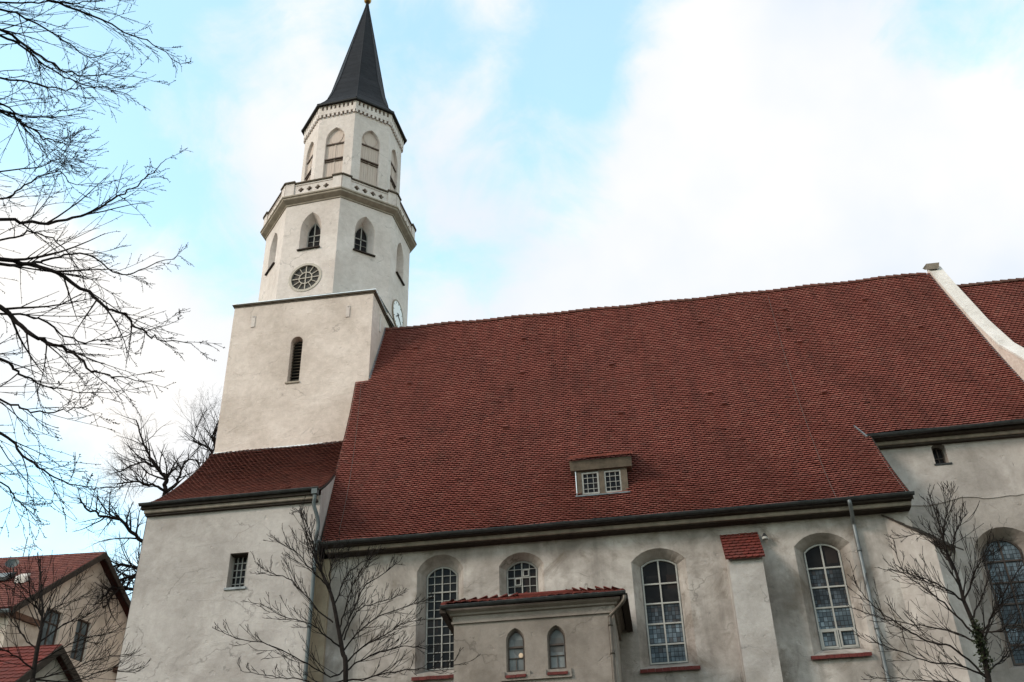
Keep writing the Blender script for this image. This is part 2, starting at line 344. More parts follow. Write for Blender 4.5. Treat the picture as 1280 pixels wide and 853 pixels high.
def wall(mb, F, outline, holes=(), mi=0, jit=0.004):
    """front sheet with real openings and their reveals; holes = (outer, inner, depth)"""
    loops = [outline] + [h[0] for h in holes]
    flat = [p for l in loops for p in l]
    tris = tessellate_polygon([[Vector((a, z, 0)) for a, z in l] for l in loops])
    mb.add([F(a, z) for a, z in flat], [tuple(t) for t in tris], mi)
    for outer, inner, dep in holes:
        n = len(outer)
        mb.add([F(a, z) for a, z in outer] + [F(a, z, dep) for a, z in inner], [(i, (i + 1) % n, n + (i + 1) % n, n + i) for i in range(n)], mi)
def ring_frame(mb, F, poly, w, d0, d1, mi=0):
    inn = inset(poly, w); n = len(poly)
    V = [F(a, z, d0) for a, z in poly] + [F(a, z, d0) for a, z in inn] + [F(a, z, d1) for a, z in inn]
    fs = [(i, (i + 1) % n, n + (i + 1) % n, n + i) for i in range(n)] + [(n + i, n + (i + 1) % n, 2 * n + (i + 1) % n, 2 * n + i) for i in range(n)]
    mb.add(V, fs, mi); return inn
def window(parent, F, poly, depth, fm, gm, vbars=(), hbars=(), w=0.06, bw=0.045, thin_v=(), thin_h=(), tw=0.02, extra=None, name='window', label=None):
    """window part: outer frame and glazing bars in one mesh, pane a sub-part"""
    mb = MB(); ring_frame(mb, F, poly, w, depth - 0.05, depth + 0.02)
    for lst, b, dd in ((vbars, bw, 0.045), (thin_v, tw, 0.03)):
        for u in lst:
            lo, hi = span_v(poly, u); mb.fbox(F, u - b / 2, u + b / 2, lo, hi, depth - dd, depth + 0.01)
    for lst, b, dd in ((hbars, bw, 0.042), (thin_h, tw, 0.028)):
        for z in lst:
            lo, hi = span_u(poly, z); mb.fbox(F, lo, hi, z - b / 2, z + b / 2, depth - dd, depth + 0.012)
    if extra: extra(mb)
    o = mb.build(name, fm, parent)
    if label: o['label'] = label
    mats = gm if isinstance(gm, list) else [(gm, -1e9, 1e9)]
    for m_, lo_z, hi_z in mats:                       # clip the outline to a band of rows
        q = []
        for (a, z), (c, w_) in zip(poly, poly[1:] + poly[:1]):
            if lo_z <= z <= hi_z: q.append((a, z))
            cuts = sorted([(L_ - z) / (w_ - z) for L_ in (lo_z, hi_z) if abs(w_ - z) > 1e-9 and 0 < (L_ - z) / (w_ - z) < 1])
            q += [(a + (c - a) * t, z + (w_ - z) * t) for t in cuts]
        MB().prism([F(a, z, depth + 0.005) for a, z in q], F(0, 0, 0.03) - F(0, 0, 0)).build('pane', m_, o)
    return o
def sill(parent, F, u0, u1, z, out_, th, drop, m):
    """sloping sill of tiles; a child of its window"""
    mb = MB(); k = max(2, int((u1 - u0) / 0.2)); s = (u1 - u0) / k
    for i in range(k):
        a, b = u0 + i * s + 0.003, u0 + (i + 1) * s - 0.003; j = rnd.uniform(-.006, .006)
        mb.hexa([F(a, z - drop + j, -out_), F(b, z - drop + j, -out_), F(b, z + j, 0.28), F(a, z + j, 0.28), F(a, z - drop + th + j, -out_), F(b, z - drop + th + j, -out_), F(b, z + th + j, 0.28), F(a, z + th + j, 0.28)])
    return mb.build('sill', m, parent)

def tiles(fn, V, uL, uR, w, e, lift=0.064, skip=(), curve=0.0, seed=1, jit=1.0, mb=None, mi=0, thick=0.018):
    """plain tiles with rounded tails laid over fn(u,v)->point; one island per tile"""
    r = random.Random(seed); mb = mb or MB(); rows = int(V / e) + 1
    prof = [(-.5, .34), (-.46, .17), (-.27, .04), (0, 0), (.27, .04), (.46, .17), (.5, .34)]
    eps = 0.02
    for j in range(rows):
        v = j * e; a, b = uL(v), uR(v)
        base = math.floor(a / w) * w - (w / 2 if j % 2 else 0)
        row_j = r.uniform(-.008, .008) * jit
        k = 0
        while True:
            c = base + k * w + w / 2; k += 1
            if c - w / 2 > b: break
            if c + w / 2 < a: continue
            if any(s[0] < c < s[1] and s[2] < v + e * .5 < s[3] for s in skip): continue
            ju, jv, jr, jl = r.uniform(-.003, .003) * jit, r.uniform(-.004, .004) * jit + row_j, r.uniform(-.008, .008) * jit, r.uniform(-.003, .005) * jit
            if r.random() < 0.003: jl += 0.015; jr += r.choice((-.05, .05))
            P0 = Vector(fn(c, v + e / 2)); du = (Vector(fn(c + eps, v + e / 2)) - P0) / eps; dv = (Vector(fn(c, v + e / 2 + eps)) - P0) / eps
            nn = du.cross(dv).normalized()
            if nn.z < 0: nn = -nn
            pts = []
            for x, y in prof:
                uu = min(max(c + x * (w - .006) + ju, a), b); vv = v + y * e + jv + x * w * jr
                pts.append((uu, vv, lift + jl + curve * math.cos(x * math.pi)))
            top = []
            for x in (.5, 0, -.5):
                uu = min(max(c + x * (w - .006) + ju, a), b); top.append((uu, v + e * 1.25 + jv, 0.006 + curve * math.cos(x * math.pi)))
            V1 = [Vector(fn(u_, v_)) + nn * h for u_, v_, h in pts]; V2 = [p - nn * thick for p in V1]; V3 = [Vector(fn(u_, v_)) + nn * h for u_, v_, h in top]
            n = len(V1)
            mb.add(V1 + V2 + V3, [(0, 1, 2, 2 * n + 2), (2, 3, 2 * n + 1, 2 * n + 2), (3, 4, 2 * n, 2 * n + 1), (4, 5, 6, 2 * n)] + [(i, n + i, n + i + 1, i + 1) for i in range(n - 1)], mi)
    return mb

def gutter(p0, p1, r, sag=0.0):
    """half-round gutter with a rolled front edge; outward is -Y"""
    mb = MB(); p0, p1 = Vector(p0), Vector(p1); n = 10; rings = []
    for k in range(n + 1):
        c = p0.lerp(p1, k / n); c.z -= sag * math.sin(math.pi * k / n) + rnd.uniform(-.006, .006)
        rings.append([c + Vector((0, -r * math.cos(a), -r * math.sin(a))) for a in [math.pi * q / 8 for q in range(9)]] + [c + Vector((0, (r - .015) * math.cos(a), -(r - .015) * math.sin(a))) for a in [math.pi * q / 8 for q in range(9)]])
    mb.loft(rings); mb.tube([x[0] for x in rings], 0.016, 6)
    L = (p1 - p0).length
    for k in range(int(L / .9)):
        c = p0.lerp(p1, (k + .5) * .9 / L); mb.box(c.x - .015, c.x + .015, c.y - r - .012, c.y + r, c.z + .004, c.z + .016)
    return mb

# ------------------------------------------------------------------ ground
g = MB(); nx = 24
for i in range(nx):
    for j in range(nx):
        s = 1500 / nx * 2; x0 = -1500 + i * s; y0 = -1500 + j * s
        g.add([(x0, y0, 0), (x0 + s, y0, 0), (x0 + s, y0 + s, 0), (x0, y0 + s, 0)], [(0, 1, 2, 3)])
M['ground'] = plain('winter_grass', (0.075, 0.07, 0.045), 0.95, 0.1, 0, 0.45, 1.5, 0.05)
M['paving'] = plain('cobbles', (0.11, 0.105, 0.10), 0.9, 0.2, 0, 0.35, 14, 0.02)
go = g.build('ground', M['ground']); go['kind'] = 'structure'
pv = MB().box(-40, 30, -8, 12, -0.1, 0.004).build('pavement', M['paving']); pv['kind'] = 'structure'

# ================================================================== CHURCH
church = empty('church', (-2, 36, 0), 'large pale plastered church with red tiled roof and slate-spired octagonal tower', 'church')
E_Y, E_Z, R_Y = 29.45, 14.25, 39.3            # eave line and ridge of the nave roof
SL = 1.5
def zroof(y): q = y - E_Y; return E_Z + 1.006 * q + 0.0498 * q * q     # flatter at the foot, steep towards the ridge
_ys = np.linspace(E_Y - .2, R_Y + .1, 400); _sl = np.sqrt(1 + (1.006 + 2 * .0498 * (_ys - E_Y)) ** 2)
_vs = np.concatenate([[0], np.cumsum((_sl[1:] + _sl[:-1]) / 2 * np.diff(_ys))]); _vs -= np.interp(E_Y, _ys, _vs)
def y_of(v): return float(np.interp(v, _vs, _ys))
def v_of(y): return float(np.interp(y, _ys, _vs))
VMAX = v_of(R_Y)
def sag(u, v):                                 # the old roof is not a true plane
    q = v / VMAX; t = (u + 10) / 24
    return -0.06 * math.sin(math.pi * min(1, max(0, q))) * (0.6 + 0.4 * math.sin(u * .7)) - 0.10 * q * math.sin(math.pi * min(1, max(0, t))) + 0.025 * math.sin(u * 1.9 + v * .6)
def nave_fn(u, v):
    y = y_of(v); return (u, y, zroof(y) + sag(u, v))
VERGE = ([29.4, 31.2, 32.8, 34.4, 35.8, 37.16], [-9.98, -10.45, -10.86, -11.14, -11.38, -11.65])
def nave_left(v):
    y = y_of(v)
    return float(np.interp(y, *VERGE)) if y < 37.15 else -11.08
def nave_right(v):
    y = y_of(v)
    return 7.84 if y < 32.70 else float(np.interp(y, [34.3, 37, 39.3], [14.0, 13.88, 13.62])) - .02
DORM = (-1.98, -0.42, v_of(30.95), v_of(32.1))
nt = tiles(nave_fn, VMAX - 0.05, nave_left, nave_right, 0.18, 0.152, skip=[DORM], seed=3)
# deck under the tiles, both slopes
for va, vb in ((0.12, v_of(32.70)), (v_of(32.70), v_of(37.15)), (v_of(37.15), VMAX)):
    NV = 6
    for k in range(NV):
        v0, v1 = va + (vb - va) * k / NV, va + (vb - va) * (k + 1) / NV; e2 = 1e-4
        q = [(nave_left(v0 + e2), v0), (nave_right(v0 + e2), v0), (nave_right(v1 - e2), v1), (nave_left(v1 - e2), v1)]
        m_ = 8
        for i in range(m_):
            p = []
            for a, b, v in ((i / m_, 0, v0), ((i + 1) / m_, 0, v0), ((i + 1) / m_, 1, v1), (i / m_, 1, v1)):
                ul, ur = (q[0][0], q[1][0]) if b == 0 else (q[3][0], q[2][0])
                x, y, z = nave_fn(ul + (ur - ul) * a + (0.03 if a == 0 else -0.03 if a == 1 else 0), v); p.append((x, y + .02, z - 0.03))
            nt.add(p, [(0, 1, 2, 3)], 1)
nt.add([(-11.0, R_Y, zroof(R_Y) - .12), (14.0, R_Y, zroof(R_Y) - .12), (14.0, 49.2, E_Z), (-11.0, 49.2, E_Z)], [(0, 1, 2, 3)], 1)
nave_roof = nt.build('roof', [M['tile'], M['deck']], church)
# snow hooks / vent tiles on the slope
for px, py in ((655, 425), (875, 403), (985, 413), (765, 457), (887, 491), (653, 467), (512, 482), (776, 517), (905, 505), (632, 536), (980, 388), (1000, 430), (1080, 376), (1030, 492), (520, 437), (502, 550), (1150, 410)):
    d = ray(px, py); yy = min(np.linspace(29.6, 39.2, 300), key=lambda q: abs(EYE.z + d.z / d.y * q - zroof(q))); p = EYE + d * (yy / d.y)
    v = v_of(p.y); u = p.x
    c = [Vector(nave_fn(u + a, v + b)) for a, b in ((-.09, 0), (.09, 0), (.09, .2), (-.09, .2))]
    nrm = Vector((0, -SL, 1)).normalized()
    MB().hexa([c[0] + nrm * .04, c[1] + nrm * .04, c[2] + nrm * .0, c[3] + nrm * .0, c[0] + nrm * .16, c[1] + nrm * .16, c[2] + nrm * .09, c[3] + nrm * .09]).build('vent_tile', M['tile_old'], nave_roof)
# ridge tiles
def ridge_line(mb, x0, x1, y, zf, step=0.33, r=0.15):
    n = int((x1 - x0) / step)
    for k in range(n):
        a, b = x0 + k * step, x0 + (k + 1) * step + .05; rings = []
        for x, q, dz in ((a, 1.0, .035), (b, .86, 0.0)):
            z = zf(x) + dz + rnd.uniform(-.01, .01)
            rings.append([Vector((x, y + math.sin(t) * r * 1.15 * q, z + math.cos(t) * r * q)) for t in [-1.9 + 3.8 * i / 8 for i in range(9)]])
        mb.loft(rings, closed=False, cap=True)
rm = MB(); ridge_line(rm, -11.0, 13.65, R_Y, lambda x: zroof(R_Y) - .10 + sag(x, VMAX))
rm.build('ridge_tiles', M['ridge'], nave_roof)
def roof_uv(px, py):
    d = ray(px, py); yy = min(np.linspace(29.5, 39.3, 400), key=lambda q: abs(EYE.z + d.z / d.y * q - zroof(q))); return d.x / d.y * yy, v_of(yy)
for (a0, b0), (a1, b1) in (((960, 372), (1046, 628)), ((452, 482), (425, 668))):
    (ua, va_), (ub, vb_) = roof_uv(a0, b0), roof_uv(a1, b1)
    MB().tube([Vector(nave_fn(ua + (ub - ua) * k_ / 16, va_ + (vb_ - va_) * k_ / 16)) + Vector((0, -.10, .08)) for k_ in range(17)], .008, 5).build('lightning_conductor', M['copper'], nave_roof)
# verge boards
vb = MB()
P = [Vector(nave_fn(nave_left(v) - .015, v)) for v in np.linspace(0, v_of(37.1), 12)]
vb.loft([[p + Vector((0, 0, .02)), p + Vector((.03, 0, .02)), p + Vector((.03, 0, -.13)), p + Vector((0, 0, -.13))] for p in P])
vb.build('verge_board', M['wood_dark'], nave_roof); vb = MB()
P = [Vector(nave_fn(7.86, v)) for v in np.linspace(0, v_of(32.65), 8)]
vb.loft([[p + Vector((0, 0, .03)), p + Vector((.03, 0, .03)), p + Vector((.03, 0, -.12)), p + Vector((0, 0, -.12))] for p in P])
vb.build('verge_board', M['wood_dark'], nave_roof)
# flashing along the tower flank
fl = MB(); P = [Vector(nave_fn(nave_left(v) + .02, v)) for v in np.linspace(v_of(37.16), VMAX, 8)]
fl.loft([[p + Vector((-.01, 0, .16)), p + Vector((.06, 0, .06)), p + Vector((.06, 0, .03)), p + Vector((-.01, 0, .02))] for p in P])
fl.build('flashing', M['zinc'], nave_roof)

# --- nave front wall
D = 30.0
FN = frame_fn((0, D, 0), (1, 0, 0), (0, -1, 0))
def bothsides(u0, u1, z0, zs, zt, kind, spl, dz):
    return arch(u0, u1, z0, zs, zt, kind), arch(u0 + spl, u1 - spl, z0 + dz, zs - spl * .35, zt - spl * .9, kind)
W1o, W1i = arch(-7.05, -5.60, 10.22, 13.36, 13.86, 'seg'), arch(-6.82, -5.85, 10.42, 13.30, 13.59, 'seg')
W2o, W2i = arch(-4.50, -3.13, 12.40, 13.32, 13.72, 'seg'), arch(-4.32, -3.38, 12.52, 13.32, 13.57, 'seg')
W3o, W3i = arch(-0.49, 1.12, 9.95, 13.12, 13.50, 'seg'), arch(-0.22, 0.85, 10.15, 13.09, 13.29, 'seg')
W4o, W4i = arch(4.32, 5.93, 10.0, 13.20, 13.58, 'seg'), arch(4.62, 5.66, 10.24, 13.13, 13.37, 'seg')
DP = 0.42
wm = MB()
wall(wm, FN, [(-9.93, 0), (7.8, 0), (7.8, 14.3), (-9.93, 14.3)], [(W1o, W1i, DP), (W2o, W2i, DP), (W3o, W3i, DP), (W4o, W4i, DP)])
wm.add([(7.8, 30, 0), (7.8, 33.2, 0), (7.8, 33.2, 18.3), (7.8, 30, 14.35)], [(0, 1, 2, 3)])                       # east return
for (y0, x0), (y1, x1) in zip(list(zip(*VERGE))[:-1], list(zip(*VERGE))[1:]):
    y0 = max(y0, 30.0); wm.add([(x0 + .06, y0, 0), (x1 + .06, y1, 0), (x1 + .06, y1, zroof(y1) - .06), (x0 + .06, y0, zroof(y0) - .06)], [(0, 1, 2, 3)])
if True: pass                  # west gable end
wm.add([(-11.35, 49.1, 0), (13.9, 49.1, 0), (13.9, 49.1, 14.2), (-11.35, 49.1, 14.2)], [(0, 1, 2, 3)])
wm.add([(-11.3, 37.4, 0), (-11.3, 49.1, 0), (-11.3, 49.1, 14.1), (-11.3, 39.3, 28.7), (-11.3, 37.4, 25)], [(0, 1, 2, 3, 4)])
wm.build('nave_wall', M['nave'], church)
zr = lambda a, b, n: [a + (b - a) * (k + 1) / (n + 1) for k in range(n)]
def casement(F, depth, cells, b=.035):
    def ex(mb):
        for u0, u1, z0, z1 in cells: ring_frame(mb, F, arch(u0, u1, z0, z1, z1, 'rect'), b, depth - .065, depth + .01)
    return ex
w1 = window(church, FN, W1i, DP, M['frame'], M['glass'], vbars=[-6.335], hbars=[12.78, 11.97], thin_v=[-6.58, -6.09], thin_h=zr(12.8, 13.55, 2) + zr(11.97, 12.78, 2) + zr(10.42, 11.97, 5), tw=.020, w=.04, bw=.036, extra=casement(FN, DP, [(-6.80, -6.56, 11.97, 12.68)], .025), label='tall arched window with small panes behind a bare tree')
sill(w1, FN, -7.12, -5.55, 10.12, .12, .10, .10, M['sill'])
w2 = window(church, FN, W2i, DP, M['frame'], M['glass'], vbars=[-3.85], hbars=[13.05], thin_v=[-4.085, -3.615], thin_h=[12.78, 13.32], tw=.020, w=.04, bw=.036, extra=casement(FN, DP, [(-3.82, -3.63, 13.07, 13.3), (-4.07, -3.88, 12.8, 13.03)], .03), label='short arched window above the low tiled roof')
w3 = window(church, FN, W3i, DP, M['frame_white'], [(M['glass'], 11.93, 20), (M['lead_dark'], 11.32, 11.93), (M['lead'], 5, 11.32)], vbars=[.30], hbars=[12.53, 11.93, 11.32, 10.71], bw=.045, w=.045, label='tall arched window with leaded lower panes')  # dark upper and bluish lower panes carry reflection differences in their colour
sill(w3, FN, -.52, 1.17, 9.90, .13, .10, .10, M['sill'])
w4 = window(church, FN, W4i, DP, M['frame_white'], [(M['glass'], 12.63, 20), (M['lead_dark'], 11.44, 12.63), (M['lead'], 5, 11.44)], vbars=[5.14], hbars=[12.63, 12.05, 11.44, 10.80], bw=.045, w=.045, extra=casement(FN, DP, [(4.66, 5.10, 10.27, 10.78), (5.18, 5.64, 10.27, 10.78)], .05), label='tall arched window beside the grey downpipe')
sill(w4, FN, 4.22, 5.86, 9.95, .13, .10, .10, M['sill'])

# cornice, gutter
cm = MB()
def nave_corn(x0, x1):
    prof = [(30.0, 14.05), (29.60, 14.05), (29.58, 14.08), (29.58, 14.17), (30.0, 14.2)]
    cm.prism([(x0, y, z) for y, z in prof], (x1 - x0, 0, 0))
nave_corn(-9.9, 7.82)
cm.build('cornice', M['cornice'], church)
gutter((-10.02, 29.31, 14.27), (7.9, 29.31, 14.30), .075, .02).build('gutter', M['zinc_dark'], church)
MB().box(-9.9, 7.82, 29.66, 30.0, 14.02, 14.047).build('shadow_strip', M['wood_dark'], church)  # dark strip standing in for the shadow line under the cornice
fm_ = MB().box(-9.95, 7.85, 29.42, 29.66, 14.175, 14.27); fm_.build('fascia', M['wood_dark'], church)
# downpipes
def pipe(name, pts, r, m, collars=()):
    mb = MB(); mb.tube(pts, r, 10)
    for p in collars: mb.tube([Vector(p) - Vector((0, 0, .05)), Vector(p) + Vector((0, 0, .05))], r + .014, 10); mb.box(p[0] - .02, p[0] + .02, p[1], p[1] + .14, p[2] - .015, p[2] + .015)
    o = mb.build(name, m, church, smooth=True); return o
def smooth_pts(pts, n=6):
    P = [Vector(p) for p in pts]; res = []
    for i in range(len(P) - 1):
        a, b, c, d = P[max(i - 1, 0)], P[i], P[i + 1], P[min(i + 2, len(P) - 1)]
        for k in range(n):
            t = k / n; res.append(.5 * ((2 * b) + (c - a) * t + (2 * a - 5 * b + 4 * c - d) * t * t + (3 * b - a - 3 * c + d) * t ** 3))
    return res + [P[-1]]
o = pipe('downpipe', smooth_pts([(6.03, 29.30, 14.22), (6.04, 29.32, 14.10), (6.09, 29.60, 13.86), (6.13, 29.86, 13.70), (6.13, 29.87, 13.5), (6.13, 29.87, 9)], 5) + [Vector((6.13, 29.87, .1))], .06, M['zinc'], [(6.13, 29.87, 12.9), (6.13, 29.87, 10.6), (6.13, 29.87, 8)])
o['label'] = 'grey zinc downpipe on the nave wall'

# --- middle buttress with tiled cap
bm_ = MB()
bm_.hexa([(2.30, 29.14, 0), (3.27, 29.14, 0), (3.27, 30.02, 0), (2.30, 30.02, 0), (2.30, 29.16, 12.68), (3.27, 29.16, 12.68), (3.27, 30.02, 13.66), (2.30, 30.02, 13.66)])
bt = bm_.build('buttress', M['buttress'], church)
def cap_fn(u, v): return (u, 29.02 + v / 1.4 * .98, 12.60 + v / 1.4 * 1.10)
cp = tiles(cap_fn, 1.36, lambda v: 2.22, lambda v: 3.34, .187, .17, lift=.05, seed=9, thick=.025)
cp.add([cap_fn(2.22, 0), cap_fn(3.34, 0), cap_fn(3.34, 1.4), cap_fn(2.22, 1.4)], [(0, 1, 2, 3)])
cp.build('tile_cap', M['tile_new'], bt)
# --- diagonal corner buttress
k = .70711
def diag(s, w): return (7.8 + s * k + w * k, 30 - s * k + w * k)      # s outwards, w sideways
hw = .523; db = MB()
ring = lambda s, z: [(*diag(s, -hw), z), (*diag(s, hw), z)]
db.hexa([(*diag(-.6, -hw), 0), (*diag(.82, -hw), 0), (*diag(.82, hw), 0), (*diag(-.6, hw), 0), (*diag(-.6, -hw), 13.98), (*diag(.82, -hw), 12.72), (*diag(.82, hw), 12.72), (*diag(-.6, hw), 13.98)])
o = db.build('buttress', M['chapel'], church); o['label'] = 'diagonal corner buttress with sloping top'
c2 = MB()
for i in range(8):
    s0, s1 = -.55 + i * .195, -.55 + (i + 1) * .195 + .02; z0, z1 = 13.98 - (s0 + .6) * .887, 13.98 - (s1 + .6) * .887; ov = hw + .07
    c2.hexa([(*diag(s0, -ov), z0 + .01), (*diag(s1, -ov), z1 + .03), (*diag(s1, ov), z1 + .03), (*diag(s0, ov), z0 + .01), (*diag(s0, -ov), z0 + .05), (*diag(s1, -ov), z1 + .08), (*diag(s1, ov), z1 + .08), (*diag(s0, ov), z0 + .05)])
c2.build('coping', M['wood_dark'], o)

# wall lamp and little hole
wl_ = MB(); wl_.tube([(3.51, 29.99, 13.56), (3.51, 29.86, 13.56), (3.51, 29.84, 13.50)], .012, 6)
wlo = wl_.build('wall_lamp', M['iron'], church)
MB().tube([(3.51, 29.84, 13.52), (3.51, 29.84, 13.44)], [.075, .09], 12).build('lamp_body', M['frame_white'], wlo)
MB().tube([(3.51, 29.84, 13.63), (3.51, 29.84, 13.52)], [.03, .085], 12).build('lamp_hood', M['black'], wlo)

# --- annex
AF = 27.5
FA = frame_fn((0, AF, 0), (1, 0, 0), (0, -1, 0))
aW = [(arch(-3.98, -3.47, 9.40, 10.22, 10.57, 'pt'), -3.725), (arch(-2.87, -2.37, 9.40, 10.22, 10.57, 'pt'), -2.62)]
am = MB()
hs = [(p, inset(p, .04), .16) for p, _ in aW]
wall(am, FA, [(-5.40, 0), (-1.03, 0), (-1.03, 11.15), (-5.40, 11.15)], hs)
am.add([(-1.03, AF, 0), (-1.03, 30, 0), (-1.03, 30, 11.15), (-1.03, AF, 11.15)], [(0, 1, 2, 3)])
am.add([(-5.40, AF, 0), (-5.40, 30, 0), (-5.40, 30, 11.15), (-5.40, AF, 11.15)], [(0, 1, 2, 3)])
am.build('annex_wall', M['annex'], church)
for (p, c), h in zip(aW, hs):
    w_ = window(church, FA, h[1], .16, M['frame_brown'], M['glass_grey'], hbars=[10.08], thin_v=[], thin_h=[], w=.025, bw=.05,
           extra=lambda mb, c=c: (mb.fbox(FA, c - .008, c + .008, 9.45, 9.8, .13, .17), mb.fbox(FA, c - .21, c + .21, 9.78, 9.795, .13, .17)))
    sill(w_, FA, c - .27, c + .27, 9.30, .11, .075, .08, M['sill'])
glow, gt_, gb_ = new_mat('warm_glow', 0.5, 0.1); gb_.inputs['Base Color'].default_value = (.5, .38, .28, 1); gb_.inputs['Emission Color'].default_value = (1, .72, .45, 1); gb_.inputs['Emission Strength'].default_value = 0.03
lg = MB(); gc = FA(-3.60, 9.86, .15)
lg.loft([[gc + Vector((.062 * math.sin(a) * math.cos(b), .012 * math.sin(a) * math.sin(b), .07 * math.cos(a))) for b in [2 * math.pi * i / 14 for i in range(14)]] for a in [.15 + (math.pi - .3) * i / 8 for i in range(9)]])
lg.build('warm_spot', glow, church, smooth=True)  # faintly glowing ellipsoid added before the opaque pane as a warm spot
sm = MB(); sm.fbox(FA, -4.12, -2.25, 9.16, 9.24, -.07, .05); sm.fbox(FA, -3.42, -2.92, 9.24, 9.29, -.05, .05)
for u in (-4.06, -3.39, -2.96, -2.30): sm.fbox(FA, u - .04, u + .04, 9.24, 9.40, -.06, .03)
sm.build('window_ledge', M['annex'], church)
ac = MB()
prof = [(0, 10.78), (-.06, 10.78), (-.06, 10.84), (-.03, 10.85), (-.03, 10.98), (-.10, 11.0), (-.10, 11.05), (-.20, 11.10), (-.20, 11.16), (0, 11.16)]
def sweep_rect(mb, x0, x1, y0, y1, prof):
    rings = []
    for (x, y, sx, sy) in ((x0, y1, -1, 0), (x0, y0, -1, -1), (x1, y0, 1, -1), (x1, y1, 1, 0)):
        rings.append([(x + sx * -o, y + (sy * -o), z) for o, z in prof])
    mb.loft(rings)
sweep_rect(ac, -5.40, -1.03, AF, 29.98, prof)
ac.build('cornice', M['annex'], church)
# low hipped roof of the annex
AX0, AX1, AY, AZ = -5.66, -0.74, 27.24, 11.20
def annex_fn(u, v):       # front slope; v along slope
    y = AY + v * .925; return (u, y, AZ + .04 + (y - AY) * .37 + .02 * math.sin(u * 2.1))
at_ = tiles(annex_fn, 2.95, lambda v: AX0 + v * .62, lambda v: AX1 - v * .52, .235, .29, lift=.06, curve=.035, seed=5, thick=.03)
def hipR(u, v): return (AX1 - v * .85, 27.24 + u, AZ + .04 + v * .556)
def hipL(u, v): return (AX0 + v * .85, 27.24 + u, AZ + .04 + v * .479)
tiles(hipR, 1.80, lambda v: min(2.7, v * 1.5), lambda v: 2.75, .235, .29, lift=.06, curve=.035, seed=6, mb=at_, thick=.03)
tiles(hipL, 2.05, lambda v: min(2.7, v * 1.3), lambda v: 2.75, .235, .29, lift=.06, curve=.035, seed=8, mb=at_, thick=.03)
pk0, pk1 = (-3.85, 30, 12.22), (-2.3, 30, 12.22)
c00, c10 = (AX0, AY, AZ), (AX1, AY, AZ)
at_.add([c00, c10, pk1, pk0, (AX0, 30, AZ), (AX1, 30, AZ)], [(0, 1, 2, 3), (0, 3, 4), (1, 5, 2)], 1)
ar = at_.build('annex_roof', [M['tile_new'], M['deck']], church)
hr = MB()
for a, b in ((c10, pk1), (c00, pk0)):
    for i in range(9):
        p, q = Vector(a).lerp(Vector(b), i / 9 + .0), Vector(a).lerp(Vector(b), (i + 1.15) / 9); p.z += .06; q.z += .075
        hr.tube([p, q], [.085, .07], 8)
hr.tube([(-3.95, 29.93, 12.33), (-2.2, 29.93, 12.33)], .07, 8)
hr.build('hip_tiles', M['tile_new'], ar)
gutter((-5.70, 27.14, 11.19), (-0.66, 27.14, 11.22), .075).build('gutter', M['zinc_dark'], church)
for x0, x1 in ((-.80, -.62), (-5.74, -5.58)): MB().box(x0, x1, 27.2, 29.98, 11.02, 11.2).build('eave_board', M['wood_dark'], ar)
pipe('downpipe', smooth_pts([(-.70, 27.14, 11.12), (-.74, 27.16, 10.98), (-.98, 27.34, 10.80), (-1.14, 27.40, 10.66), (-1.15, 27.40, 10.4), (-1.15, 27.40, 8)], 5) + [Vector((-1.15, 27.40, .1))], .05, M['copper'], [(-1.15, 27.40, 10.45), (-1.15, 27.40, 9.7)])['label'] = 'thin brown downpipe at the annex corner'

# --- base of the tower (west porch block)
BY = 29.2
FB = frame_fn((0, BY, 0), (1, 0, 0), (0, -1, 0))
bwo = arch(-12.83, -12.24, 13.0, 14.12, 14.12, 'rect')
bs = MB()
wall(bs, FB, [(-16.05, 0), (-10.06, 0), (-10.06, 15.85), (-15.80, 15.85)], [(bwo, bwo, .34)])
def base_fn(u, v):                      # sags to a flatter foot
    t = v / 1.22; return (u, 28.98 + t, 15.93 + .55 * t + .0245 * t * t + .02 * math.sin(u * 1.7 + v))
for x0, x1, dx in ((-10.06, -10.06, -.21), (-15.9, -15.9, -.22)):
    xt = x0 if x0 > -12 else -15.82; xb = x0 if x0 > -12 else -16.03
    ring = [(xb + dx * s, BY + s, z) for s, z in ((0, 0), (8.2, 0))] + [(xt + dx * s, BY + s, base_fn(0, (s + .22) * 1.22)[2] - .05) for s in (8.2, 6, 4, 3, 2, 1, 0)]
    bs.add(ring, [tuple(range(len(ring)))])
bs.build('porch_wall', M['base'], church)
os_ = MB(); os_.add([(-10.05, 29.2, 0), (-10.05, 29.2, 14.0), (-10.22, 30, 14.1), (-10.22, 30, 0)], [(0, 1, 2, 3)])
os_.box(-10.4, -9.80, 29.86, 29.995, 0, 13.95); os_.build('corner_strip', M['ochre'], church)
bw = window(church, FB, bwo, .34, M['frame'], M['glass'], thin_v=zr(-12.83, -12.24, 3), thin_h=zr(13.0, 14.12, 4), tw=.03, w=.03, label='small square barred window in the porch wall')
MB().fbox(FB, -12.88, -12.19, 12.93, 13.0, -.05, .3).build('sill', M['zinc'], bw)
MB().fbox(FB, -12.84, -12.23, 14.09, 14.119, .06, .33).build('lintel', M['wood_dark'], bw)
bt_ = tiles(base_fn, 10.0, lambda v: -15.92 - v * .18, lambda v: -10.08 - v * .168, .18, .152, seed=12, jit=2.2)
for kx in range(10):
    t0, t1 = kx, kx + 1
    bt_.add([(-15.9 - .18 * t0, *base_fn(0, t0)[1:]), (-10.1 - .168 * t0, *base_fn(0, t0)[1:]), (-10.1 - .168 * t1, *base_fn(0, t1)[1:]), (-15.9 - .18 * t1, *base_fn(0, t1)[1:])], [(0, 1, 2, 3)], 1)
bt_.v = [(a, b, c) for a, b, c in bt_.v]
br_ = bt_.build('porch_roof', [M['tile_old'], M['deck']], church)
mo = MB()
